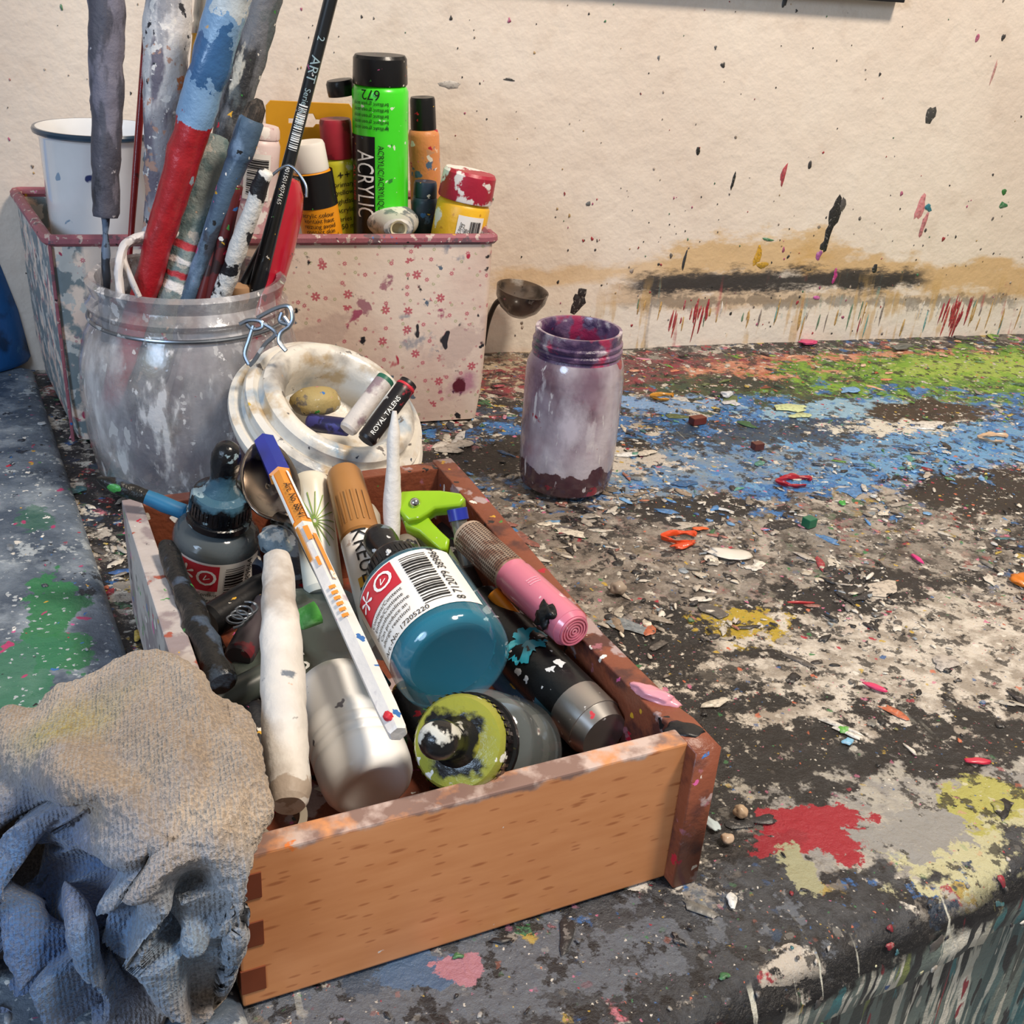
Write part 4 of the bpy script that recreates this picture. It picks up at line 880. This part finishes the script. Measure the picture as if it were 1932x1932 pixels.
patches(o,'white_stripe',[(ph-.95,ph-.60,L*.64,L*.835),(ph+.78,ph+1.1,L*.64,L*.835)],.0046,WT)
patches(o,'orange_stripe',[(ph-.2,ph+.4,L*(.30+k*.018),L*(.31+k*.018)) for k in range(6)]+[(ph-.9,ph-.5,L*.5,L*.62),(ph+.5,ph+.9,L*.42,L*.58),(ph-.1,ph+.4,L*.56,L*.61),(ph-.2,ph+.1,L*.47,L*.50)],.0045,orgw)
blob('red_speck',Vector((.0036*math.cos(ph-.2),.0036*math.sin(ph-.2),L*.03)),.0016,.0016,.002,REDT,0,.3,parent=o)
A=P(735,1225,.045); B=P(648,893,.082); r=.0092
brn=M('ochre_cap','#a4723c',.4,coat=.2,var=.1); 
o,L=stick('paint_marker',A,B,[(0,r,0),(.58,r,0),(.585,r*.8,1),(.60,r*1.0,1),(.97,r*.92,1),(1,r*.8,1)],[LABW,brn],'paint marker with ochre brown cap and white printed barrel','marker')
ph=cphi(o); wtext(o,'KREUL',.0100,r+.0005,ph-.05,L*.44,-math.pi/2,INKT)
patches(o,'yellow_patch',[(ph-.6,ph+.6,L*.28,L*.33)],r+.0003,M('print_yellow','#d9a52c',.5)); patches(o,'black_patch',[(ph-.6,ph+.7,L*.2,L*.278)],r+.0003,INKT)
patches(o,'cap_rib',[(ph-.8+k*.3,ph-.72+k*.3,L*.64,L*.82) for k in range(6)],r*.995+.0004,brn)
A=P(612,1120,.040); B=P(583,898,.078); r=.0090
o,L=stick('white_tube',A,B,[(0,r,0),(.9,r,0),(.97,r*.93,0),(1,r*.7,0)],[M('star_white','#e6e2d2',.35,var=.08)],'white tube printed with a thin green starburst','tube')
ph=cphi(o)
GRN=M('print_green','#7c9a3c',.5,var=0)
V=[];FA=[]
for k in range(18):
    a=k*math.pi/9; 
    for j in range(8):
        t0,t1=.0008+j*.0012,.0008+(j+1)*.0012
        i0=len(V)
        for t in (t0,t1):
            for sgn in (-1,1):
                u=t*math.cos(a)-sgn*.00022*math.sin(a); v_=t*math.sin(a)*1.4+sgn*.00022*math.cos(a)
                p_=ph+u/r; V.append(((r+.0004)*math.cos(p_),(r+.0004)*math.sin(p_),L*.55+v_))
        FA.append((i0,i0+1,i0+3,i0+2))
mk('starburst_print',V,FA,GRN,parent=o)
SS=M('spoon_steel','#8c8278',.22,metal=1,layers=[('n','#2c2420',30,.58,.05)])
C=P(510,903,.083); NU,NV=24,10; V=[];FA=[]
for j in range(NV+1):
    for i in range(NU):
        a=2*math.pi*i/NU; q=j/NV; V.append((math.cos(a)*.0130*q*(1-.12*math.sin(a)),math.sin(a)*.0215*q,-.006*(1-q*q)))
for j in range(NV):
    for i in range(NU):
        i2=(i+1)%NU
        if j==0: FA.append((j*NU+i,(j+1)*NU+i,(j+1)*NU+i2))
        else: FA.append((j*NU+i,(j+1)*NU+i,(j+1)*NU+i2,j*NU+i2))
sm=Matrix.Translation(C)@(M3@Matrix.Rotation(.25,3,'Z')@Matrix.Rotation(-.5,3,'X')@Matrix.Rotation(.5,3,'Y')).to_4x4()
o=mk('spoon',V,FA,SS,mw=sm); md=o.modifiers.new('s','SOLIDIFY'); md.thickness=.0009
tube('handle',[sm@Vector((0,-.021,0)),P(560,1000,.080),P(605,1085,.070),P(672,1215,.058),P(725,1300,.052)],[.0035,.0022,.0022,.0028,.0034],SS,parent=o,flat=.45)
top(o,'tarnished steel spoon tucked beside the pens','spoon')
A=P(737,1035,.060); B=P(744,775,.118)
wbr=M('white_red_brush','#dedad4',.5,layers=[('n','#8a8e94',60,.64),('z','#a84430',.062,.2,.005),('n','#e0d8d0',90,.66)],bump=.5)
stick('paint_brush',A,B,[(0,.0036,0),(.4,.0040,0),(.6,.0030,0),(.7,.0028,0),(.85,.0026,0),(1,.0008,0)],[wbr],'slim white paint-caked brush with red-brown tip','paint brush',lump=.0006)
LIME=M('lime_plastic','#92be1c',.35,coat=.3,var=.12,layers=[('v','#d8d8c8',120,.2)]); t0=.495; k=t0/FPX
cf=camframe(800,975,t0,rx=-.5)
up_=sc_([(-48,34),(-40,42),(-10,44),(30,44),(66,38),(72,30),(66,20),(40,16),(20,14),(5,2),(-8,-8),(-26,-12),(-42,6)],k)
lo_=sc_([(-44,20),(-36,0),(-30,-16),(-6,-28),(10,-44),(34,-66),(42,-64),(44,-48),(30,-34),(12,-14),(0,4),(-14,10),(-28,18)],k)
o=plate('spring_clamp',[up_],cf,.006,LIME,bev=.0012); top(o,'lime green plastic spring clamp with metal rivet','clamp')
plate('lower_jaw',[lo_],Matrix.Translation((0,0,-.004)),.006,LIME,parent=o,bev=.0012)
blob('rivet',Vector((-17*k,20*k,.0045)),.0024,.0024,.0022,M('rivet_steel','#c8ccd0',.15,metal=1),0,0,parent=o)
tube('spring',[Vector((.002*math.cos(a)-17*k,.002*math.sin(a)+16*k-.004,-.002+a*.0003)) for a in [i*.8 for i in range(20)]],.0005,ST,parent=o,mw=Matrix.Identity(4),sub=2)
A=P(1082,1190,.066); B=P(885,1012,.068); r=.0080
news=M('newsprint_barrel','#b09a86',.5,layers=[('n','#84604e',90,.52,.04),('n','#d8ccbc',60,.62,.03)])
pink=M('pink_cap','#e07e96',.25,coat=.5,trans=.15,var=.05,layers=[('v','#e8c0c8',120,.2)])
o,L=stick('highlighter_pen',A,B,[(0,r,1),(.02,r*1.02,1),(.50,r*1.05,1),(.505,r*.97,1),(.55,r*.97,1),(.555,r,0),(1,r,0)],[news,pink],'marker with translucent pink cap and newsprint-patterned barrel','marker')
for k_ in range(5): lathe('cap_ring',[(r*(.80-.16*k_),-.0001),(r*(.80-.16*k_),-.0009),(r*(.72-.16*k_),-.0009),(r*(.72-.16*k_),-.0001)],pink,parent=o)
ph=cphi(o); patches(o,'newsprint_grid',[(ph-1.3+a_*.22,ph-1.15+a_*.22,L*(.57+z_*.0165),L*(.578+z_*.0165)) for a_ in range(12) for z_ in range(25)],r+.0003,M('newsprint_brown','#4e3a32',.6))
ph=cphi(o,-.35); blob('black_paint_blob',Vector((r*1.0*math.cos(ph),r*1.0*math.sin(ph),.010)),.0016,.0045,.0045,BKP,ph,.8,parent=o)
wtext(o,'|||',.006,r*1.06,cphi(o,.5),.028,math.pi/2,M('pale_pink','#f0b0c0',.4),'grip_mark')
A=P(1140,1388,.040); B=P(905,1150,.046); r=.0122
blm=M('black_barrel','#16181a',.35,layers=[('n','#2a8fa8',34,.63,.01),('v','#d8dadc',170,.4),('n','#d0a018',60,.74)],bump=.2)
silv=M('silver_cap','#aaa6a2',.32,metal=.8,layers=[('v','#c8404c',110,.22),('v','#d8d8d8',200,.25)])
o,L=stick('paint_marker',A,B,[(0,r*.96,1),(.02,r,1),(.2,r,1),(.205,r*1.0,0),(1,r,0)],[blm,silv],'thick black marker with silver cap and turquoise paint splash','marker',endround=.5)
ph=cphi(o); patches(o,'teal_band',[(ph-1.6,ph-.75,L*.2,L*.32)],r+.0004,M('print_teal','#2c6474',.4))
V=[];FA=[]
for k in range(60):
    a=2*math.pi*k/60; q=.0085*(1+.25*math.sin(2*a+1)+.12*math.sin(5*a)+.10*math.sin(11*a)+.08*math.sin(23*a)); p_=ph+.35+math.cos(a)*q/r; V.append(((r+.0005)*math.cos(p_),(r+.0005)*math.sin(p_),L*.55+math.sin(a)*q))
V.append(((r+.0007)*math.cos(ph+.35),(r+.0007)*math.sin(ph+.35),L*.55)); FA=[(k,(k+1)%60,60) for k in range(60)]
mk('turquoise_splash',V,FA,M('turquoise_paint','#2a9ab4',.3,coat=.3,layers=[('v','#16181a',200,.4),('n','#5ab8c8',80,.6)]),parent=o)
A=P(703,1492,.034); B=P(620,1270,.046); r=.0172
wbo=M('white_bottle_plastic','#fbfaf6',.3,coat=.3,var=.03,layers=[('n','#b8b4b8',90,.71),('v','#6a6870',90,.16)])
L=(B-A).length
pr=[(0,.0012),(r*.55,.0010),(r*.72,0),(r*.86,.0012),(r*.95,.004),(r*.99,.008),(r,.012)]
z_=.012
while z_<L*.42: pr+=[(r,z_),(r*1.0,z_+.0030),(r*.975,z_+.0034),(r*.975,z_+.0040)]; z_+=.0044
pr+=[(r,L*.45),(r*.97,L*.52),(r*.90,L*.56),(r*.90,L*.80),(r*.8,L*.90),(r*.5,L*.98),(0,L)]
o=lathe('white_squeeze_bottle',pr,wbo,seg=56,mw=frame(A,B),sharp=60); top(o,'white plastic squeeze bottle lying on its side','bottle')
A=P(545,1520,.058); B=P(523,1052,.086)
ws_=M('white_caked_stick','#dad5ce',.55,layers=[('n','#a89e94',34,.56,.07),('n','#6a727c',60,.66,.02),('z','#a09284',0,.009,.010),('n','#26262a',50,.67),('n','#c8702c',60,.70)],bump=.6,bs=140)
stick('paint_stick',A,B,[(0,.0058,0),(.05,.0068,0),(.3,.0078,0),(.6,.0074,0),(.9,.0060,0),(1,.0052,0)],[ws_],'thick stick caked in white paint with grimy lower end','stick',lump=.0010)
q=P(522,1560,.052); o=lathe('plastic_ring',[(.006,0),(.0085,0),(.0085,.012),(.006,.012),(.006,0)],M('dirty_beige','#8a8070',.6),mw=Matrix.Translation(q-Vector((-.002,-.012,.012)))@Matrix.Rotation(.5,4,'X')); top(o,'dirty beige plastic ring near the towel','ring')
bk2=M('caked_black','#131415',.35,layers=[('n','#3c4a5c',60,.62,.03),('n','#b0a8a8',90,.66),('v','#3c8a40',60,.2)],bump=.7)
A=P(418,1290,.058); B=P(312,1030,.068)
stick('paint_brush',A,B,[(0,.0052,0),(.3,.0056,0),(.7,.0046,0),(1,.0036,0)],[bk2],'brush handle thickly caked in black paint','paint brush',lump=.0016)
A=P(392,1175,.044); B=P(515,1100,.046)
stick('black_tube',A,B,[(0,.0074,0),(.8,.0074,0),(1,.006,0)],[BLKP],'short black tube beside a metal spiral','tube')
cf=[P(440+18*math.sin(i*.9)+i*1.2,1175-i*1.2+10*math.cos(i*.9),.053) for i in range(26)]
o=tube('metal_spiral',cf,.0006,ST,sub=4); top(o,'small steel wire spiral between pens','spiral')
A=P(450,1240,.040); B=P(505,1140,.046); stick('dark_marker',A,B,[(0,.006,0),(1,.006,0)],[M('grey_red_marker','#4a4248',.4,layers=[('n','#7c3038',50,.6),('c',SPK,150,.4)])],'dark grey marker with red flecks','marker')
A=P(400,1330,.038); B=P(560,1250,.040); stick('dark_marker',A,B,[(0,.006,0),(1,.006,0)],[M('greyish_marker','#4c5450',.35,layers=[('n','#9aa09a',50,.6)])],'murky grey-green marker with pale smears','marker')
q=P(560,1215,.038); mw=Matrix.Translation(q)@Matrix.Rotation(-.45,4,'Z')@Matrix.Rotation(.1,4,'X')
o=plate('plastic_card',[[(-.022,-.03),(.024,-.034),(.028,.03),(.006,.042),(-.018,.034)]],mw,.0012,M('grey_green_plastic','#5a645e',.12,see=.3,coat=.6,layers=[('n','#7f8880',40,.6,.05),('n','#2f3a34',30,.58,.05)],var=0)); top(o,'translucent grey-green plastic scraper lying in the tray','scraper')
me=textmesh('01',.014); me.materials.append(WT); t_=bpy.data.objects.new('lettering',me); COL.objects.link(t_); t_.parent=o; t_.matrix_basis=Matrix.Translation((.004,-.012,.0012))@Matrix.Rotation(2.2,4,'Z')
A=P(560,1172,.058); B=P(600,1155,.060); stick('green_pastel',A,B,[(0,.0042,0),(1,.0048,0)],[M('green_pastel','#58b04a',.7,layers=[('n','#88c878',90,.55,.05)],bump=.5)],'short bright green pastel stub','pastel',lump=.0005)
A=P(882,1070,.055); B=P(862,960,.078)
stick('palette_knife',A,B,[(0,.0032,0),(.8,.0036,0),(.805,.0046,1),(1,.0046,1)],[M('grimy_steel','#8a8a86',.35,metal=.6,layers=[('n','#5a564e',80,.56)]),blu],'grimy metal tool with blue end','tool')
A=P(990,1185,.050); B=P(930,1118,.060); stick('orange_pencil',A,B,[(0,.003,0),(1,.003,0)],[M('orange_paint','#e8901c',.35,coat=.3)],'orange pencil wedged beside a marker','pencil')
A=P(352,968,.064); B=P(182,902,.078)
stick('paint_brush',A,B,[(0,.0040,1),(.25,.0040,1),(.45,.0034,0),(.6,.0036,0),(.8,.0040,0),(.93,.0022,0),(1,.0005,0)],[bk2,M('blue_painted','#1f6a94',.4,layers=[('n','#14202c',60,.55)])],'pointed dark brush with blue paint sticking over the tray edge','paint brush',lump=.0006)
q=P(518,1020,.068); o=blob('caked_brush_tip',q,.006,.009,.006,M('grey_blue_crust','#6a7a84',.6,layers=[('n','#a8a8a4',60,.55),('n','#2f3a44',80,.6)],bump=.9),.4,.35); top(o,'grey-blue paint-caked brush tip','brush tip')
fill=[(470,1380,600,1150,.020,.03,.006,'#3c4448'),(640,1450,560,1200,.014,.02,.007,'#5a6450'),(860,1480,760,1300,.014,.02,.007,'#2c2e34'),(1060,1440,980,1250,.014,.02,.007,'#2a3c50'),(820,1150,760,1020,.03,.045,.007,'#8a8478'),(850,1080,800,1000,.04,.05,.006,'#6a7a58'),(470,1080,450,1000,.04,.05,.007,'#203048'),(560,1110,540,960,.03,.05,.008,'#6c7074'),(930,1250,840,1000,.02,.03,.008,'#1c1e22'),(700,1120,690,960,.03,.05,.007,'#b8b0a0'),(1100,1420,1000,1300,.014,.016,.007,'#3c5a78'),(500,1480,470,1330,.02,.03,.007,'#2c2a2c'),(720,1440,700,1330,.016,.02,.007,'#4a5a3c'),(400,1240,350,1120,.02,.03,.007,'#34383c'),(880,1440,1010,1470,.012,.012,.006,'#5a3c30'),(1020,1330,900,1230,.03,.035,.007,'#30506c')]
for i,(a,b_,c_,d_,z1_,z2_,r_,col) in enumerate(fill):
    m_=M('crayon_paint',col,.45,layers=[('n','#c8c4bc',70,.64),('n','#22242a',50,.6),('c',SPK,150,.4)],bump=.4)
    stick('crayon',P(a,b_,z1_),P(c_,d_,z2_),[(0,r_,0),(.9,r_,0),(1,r_*.7,0)],[m_],'paint-smeared crayon stub lying at the bottom of the tray','crayon',group='crayons at the bottom of the tray')

# ------------------------------------------------------------ TOWEL
rows=[[(-60,1400,.030),(20,1338,.045),(130,1288,.060),(270,1238,.066),(380,1275,.070),(462,1345,.070)],
[(-80,1480,.035),(20,1430,.060),(140,1390,.074),(280,1350,.080),(400,1370,.080),(492,1430,.074)],
[(-80,1580,.040),(20,1520,.056),(150,1500,.076),(280,1470,.084),(405,1490,.083),(494,1530,.074)],
[(-80,1680,.040),(20,1610,.040),(110,1560,.056),(250,1590,.080),(385,1600,.078),(466,1630,.070)],
[(-60,1780,.020),(50,1690,.040),(120,1640,.040),(230,1700,.060),(345,1690,.058),(446,1725,.056)],
[(-40,1840,.005),(60,1790,.030),(150,1760,.044),(240,1800,.034),(340,1800,.044),(430,1800,.034)],
[(0,1890,.004),(90,1875,.014),(180,1910,.012),(290,1925,.012),(360,1895,.014),(414,1862,.010)]]
G_=[[P(*c) for c in r_] for r_ in rows]
b0=[v+Vector((-.004,.012,0)) for v in G_[0]]
for v in b0: v.z=max(.008,v.z-.03)
G_=[b0]+G_+[[Vector((v.x,v.y-.002,.005)) for v in G_[-1]]]
for r_ in G_:
    e=r_[-1]; r_.append(Vector((e.x-.001,e.y+.002,max(.063,e.z-.010) if e.z>.066 else e.z-.010 if e.z>.016 else .004)))
for r_ in G_:
    e=r_[0]; r_.insert(0,Vector((e.x-.05,e.y,.008)))
def cr(p0,p1,p2,p3,t): return .5*((2*p1)+(p2-p0)*t+(2*p0-5*p1+4*p2-p3)*t*t+(3*p1-p0-3*p2+p3)*t**3)
def crow(a,u):
    n=len(a)-1; x=u*n; i=min(n-1,int(x)); t=x-i; g=lambda j:a[max(0,min(n,j))]
    return cr(g(i-1),g(i),g(i+1),g(i+2),t)
NU,NV=330,360; V=[None]*((NU+1)*(NV+1))
for i in range(NU+1):
    colp=[crow(r_,i/NU) for r_ in G_]
    for j in range(NV+1): V[j*(NU+1)+i]=crow(colp,j/NV)
def segd(p,a,b):
    ax_,ay_=a;bx_,by_=b;px_,py_=p; dx,dy=bx_-ax_,by_-ay_; t=max(0,min(1,((px_-ax_)*dx+(py_-ay_)*dy)/(dx*dx+dy*dy))); return math.hypot(px_-ax_-t*dx,py_-ay_-t*dy)
creases=[((.17,.47),(.34,.49),.036,-.018),((.29,.50),(.37,.95),.042,-.014),((.19,.52),(.22,.95),.040,-.008),((.45,.62),(.60,.92),.045,-.011),((.66,.62),(.68,.98),.042,-.007),((.36,.64),(.60,.56),.034,-.008),((.60,.74),(.82,.66),.034,-.005),((.25,.50),(.28,.80),.036,.008),((.42,.60),(.50,.95),.045,.008),((.55,.56),(.58,.9),.040,.005),((.74,.60),(.75,.95),.04,.004),((.35,.10),(.60,.42),.055,-.006),((.55,.08),(.85,.38),.05,.004),((.2,.20),(.34,.44),.05,-.006),((.40,.04),(.42,.35),.05,.004),((.78,.12),(.62,.50),.045,-.004),((.30,.12),(.24,.34),.04,.004)]
V2=[]
for j in range(NV+1):
    for i in range(NU+1):
        p_=V[j*(NU+1)+i]; a=V[j*(NU+1)+min(NU,i+1)]-V[j*(NU+1)+max(0,i-1)]; b_=V[min(NV,j+1)*(NU+1)+i]-V[max(0,j-1)*(NU+1)+i]
        n_=b_.cross(a); n_=n_.normalized() if n_.length>1e-10 else Vector((0,0,1))
        if n_.z<0: n_=-n_
        u,v=i/NU,j/NV
        wu=u+.03*noise.noise(Vector((u*4,v*4,9))); wvv=v+.03*noise.noise(Vector((u*4,v*4,4)))
        d_=.0018*noise.noise(Vector((u*9,v*9,1)))+.0028*noise.noise(Vector((u*4.5,v*5,1)))
        for (ca,cb,wd,hh) in creases:
            dd=segd((wu,wvv),ca,cb)/wd
            if dd<3: d_+=hh*math.exp(-dd*dd)
        fade=min(1,u/.08,(1-u)/.16,v/.06,(1-v)/.05); q=p_+n_*d_*max(0,fade)+n_*(.0009*noise.noise(p_*430)+.0006*noise.noise(p_*150))
        q.z=max(q.z,.0022); V2.append(q)
FA=[(j*(NU+1)+i,(j+1)*(NU+1)+i,(j+1)*(NU+1)+i+1,j*(NU+1)+i+1) for j in range(NV) for i in range(NU)]
s=NT('terry_cloth'); o_t=P(280,1600,.0)
c=s.mix(s.step(s.noise(14,4),.4,.6),hx('#988673'),hx('#b4a28e'))
nst=s.noise(30,5,s.mapv((.5,0,0))); nst2=s.noise(26,5,s.mapv((3.5,1,0)))
def stain_and_light(c,px,py,z,rad_,col,stg,k=0):  # colour patches: cloth stains, plus cool window light painted in as blue
    q=P(px,py,z); vm=s.n.new('ShaderNodeVectorMath'); vm.operation='DISTANCE'; s.t.links.new(s.tc,vm.inputs[0]); vm.inputs[1].default_value=q-o_t
    d=s.math('DIVIDE',vm.outputs['Value'],rad_); f=s.math('ADD',s.math('SUBTRACT',1.0,d),s.math('MULTIPLY',s.math('SUBTRACT',nst2 if k else nst,.5),1.6))
    return s.mix(s.math('MULTIPLY',s.step(f,0,.8),stg),c,hx(col))
c=stain_and_light(c,90,1370,.07,.022,'#8f8438',.75); c=stain_and_light(c,220,1310,.07,.018,'#988a4c',.6,1); c=stain_and_light(c,250,1290,.07,.018,'#867a82',.5); c=stain_and_light(c,30,1600,.05,.032,'#486c94',.9,1)
c=stain_and_light(c,200,1790,.04,.055,'#587a9e',.92); c=stain_and_light(c,60,1760,.03,.045,'#3f6290',.97,1); c=stain_and_light(c,380,1810,.04,.036,'#70889f',.85); c=stain_and_light(c,20,1480,.05,.020,'#60748c',.7,1); c=stain_and_light(c,160,1660,.05,.022,'#7c82a0',.7)  # lower folds: blue light painted into the cloth colour
c=stain_and_light(c,60,1575,.045,.015,'#14223e',.95,1); c=stain_and_light(c,130,1720,.04,.018,'#2c4870',.8); c=stain_and_light(c,400,1680,.06,.02,'#8c949c',.5,1)  # dark blue in the fold hollow is painted shade
fine=s.noise(900,2); c=s.mix(s.math('MULTIPLY',s.step(fine,.6,.4),.45),c,(.08,.07,.07,1))
s.inp(s.b.inputs['Base Color'],c); s.b.inputs['Roughness'].default_value=.95; s.b.inputs['Sheen Weight'].default_value=.25
wv_=s.n.new('ShaderNodeTexWave'); wv_.inputs['Scale'].default_value=240; wv_.inputs['Distortion'].default_value=3; wv_.inputs['Detail'].default_value=3
s.t.links.new(s.mapv((0,0,0),(1,.5,0)),wv_.inputs['Vector'])
s.bump(s.math('ADD',s.math('MULTIPLY',wv_.outputs['Fac'],.22),s.math('MULTIPLY',fine,1.3)),.9,.0012)
o=mk('towel',[v-o_t for v in V2],FA,s.m,sharp=180); o.location=o_t
md=o.modifiers.new('s','SOLIDIFY'); md.thickness=.003; md.offset=-1
top(o,'crumpled beige terry towel painted with blue light, draped over tray corner','towel')

# ------------------------------------------------------------ paint chips on the table
def chip(px,py,rx,ry,rz,col,ang,label,lump=.3,cube=False,ring=False):
    q=P(px,py,0); m_=M('chip_paint',col,.4,coat=.2,var=.15)
    if ring:
        o=tube('paint_chip',[q+Vector((rx*math.cos(a)*(1+.2*math.sin(3*a)),ry*math.sin(a),.0016)) for a in [i*.5 for i in range(11)]],[.0009,.0018,.0012,.002,.0014,.0010,.0016,.0020,.0012,.0016,.0008],m_,lump=.0012,flat=.6)
    elif cube:
        o=box('paint_chip',-rx,rx,-ry,ry,.0004,.0004+2*rz,m_,bev=.0006); o.matrix_basis=Matrix.Translation(q)@Matrix.Rotation(ang,4,'Z')
    else: o=blob('paint_chip',q+Vector((0,0,rz*.9+.0004)),rx,ry,rz,m_,ang,lump)
    top(o,label,'paint chip','loose paint chips on the worktop')
chip(1525,994,.0036,.0032,.0030,'#1f6a4c',.3,'small dark green cube of dried paint',cube=True)
chip(1282,1018,.010,.006,.002,'#d8491c',0,'orange-red curled peel of dried paint',ring=True)
chip(1290,1030,.008,.003,.001,'#d04a20',.3,'orange-red scrap of dried paint',.8)
chip(1320,1000,.005,.002,.0008,'#d8602c',0,'orange scrap of dried paint',.6)
chip(1375,1048,.012,.006,.0008,'#ddd8ce',-.5,'flat cream-white paint skin',.6)
chip(1315,800,.006,.0035,.0028,'#6c3026',.2,'rust brown paint lump',cube=True)
chip(1428,848,.0040,.003,.0025,'#5a2a24',.1,'rust brown paint lump',cube=True)
chip(1500,912,.012,.007,.002,'#a01c2c',0,'crimson curled paint peel',ring=True)
chip(1925,1103,.006,.007,.003,'#d87a1c',.4,'orange chunk of dried paint',.6)
chip(1650,1300,.0022,.0060,.001,'#d43a68',.7,'bright pink sliver of dried paint')
chip(1845,1440,.006,.002,.001,'#c42a44',-.3,'crimson pink sliver of dried paint')
chip(1730,1057,.0016,.006,.001,'#d83a80',0,'bright pink sliver of dried paint')
chip(1525,648,.010,.006,.0015,'#d04a78',0,'bright pink peel of dried paint near the wall',.6)
chip(1165,1120,.0045,.004,.0036,'#a89888',.3,'beige pebble of dried paint')
chip(1250,752,.009,.006,.002,'#c88c30',.3,'ochre peel of dried paint',ring=True)
chip(1700,660,.012,.005,.003,'#6a6a64',.2,'grey crust of dried paint near the wall',.6)
chip(1510,1140,.008,.0008,.0008,'#b02a30',-.2,'red sliver of dried paint')
chip(1875,830,.012,.007,.003,'#c8a888',.2,'tan peel of dried paint',ring=True)
chip(1395,1540,.0026,.003,.0024,'#b8a084',.2,'tan pebble of dried paint')
chip(1370,1590,.0024,.0026,.002,'#c0a890',.2,'tan pebble of dried paint')
chip(1345,1560,.0022,.004,.001,'#b8c8cc',.2,'pale blue scrap of dried paint',.6)
chip(1640,1090,.006,.0012,.0008,'#e0dcd4',.6,'white sliver of dried paint')
chip(1370,748,.006,.004,.002,'#cdd2da',.6,'pale blue-white scrap of dried paint',.6)

# ------------------------------------------------------------ LIGHTS
def area(name,loc_,target,size,power,col):
    l=bpy.data.lights.new(name,'AREA'); l.size=size; l.energy=power; l.color=col; l.shape='DISK'
    o=bpy.data.objects.new(name,l); COL.objects.link(o); o.location=loc_; o.rotation_euler=(Vector(target)-Vector(loc_)).to_track_quat('-Z','Y').to_euler()
area('ceiling_lamp',(.70,-.05,1.45),(.25,.5,0),.28,29,(1,.865,.715))
area('window_light',(-.9,-.35,.75),(.1,.45,.05),.5,12,(.56,.75,1))
w=bpy.data.worlds.new('world'); SC.world=w; w.use_nodes=True; bg=w.node_tree.nodes['Background']; bg.inputs[0].default_value=(1,.94,.88,1); bg.inputs[1].default_value=.31
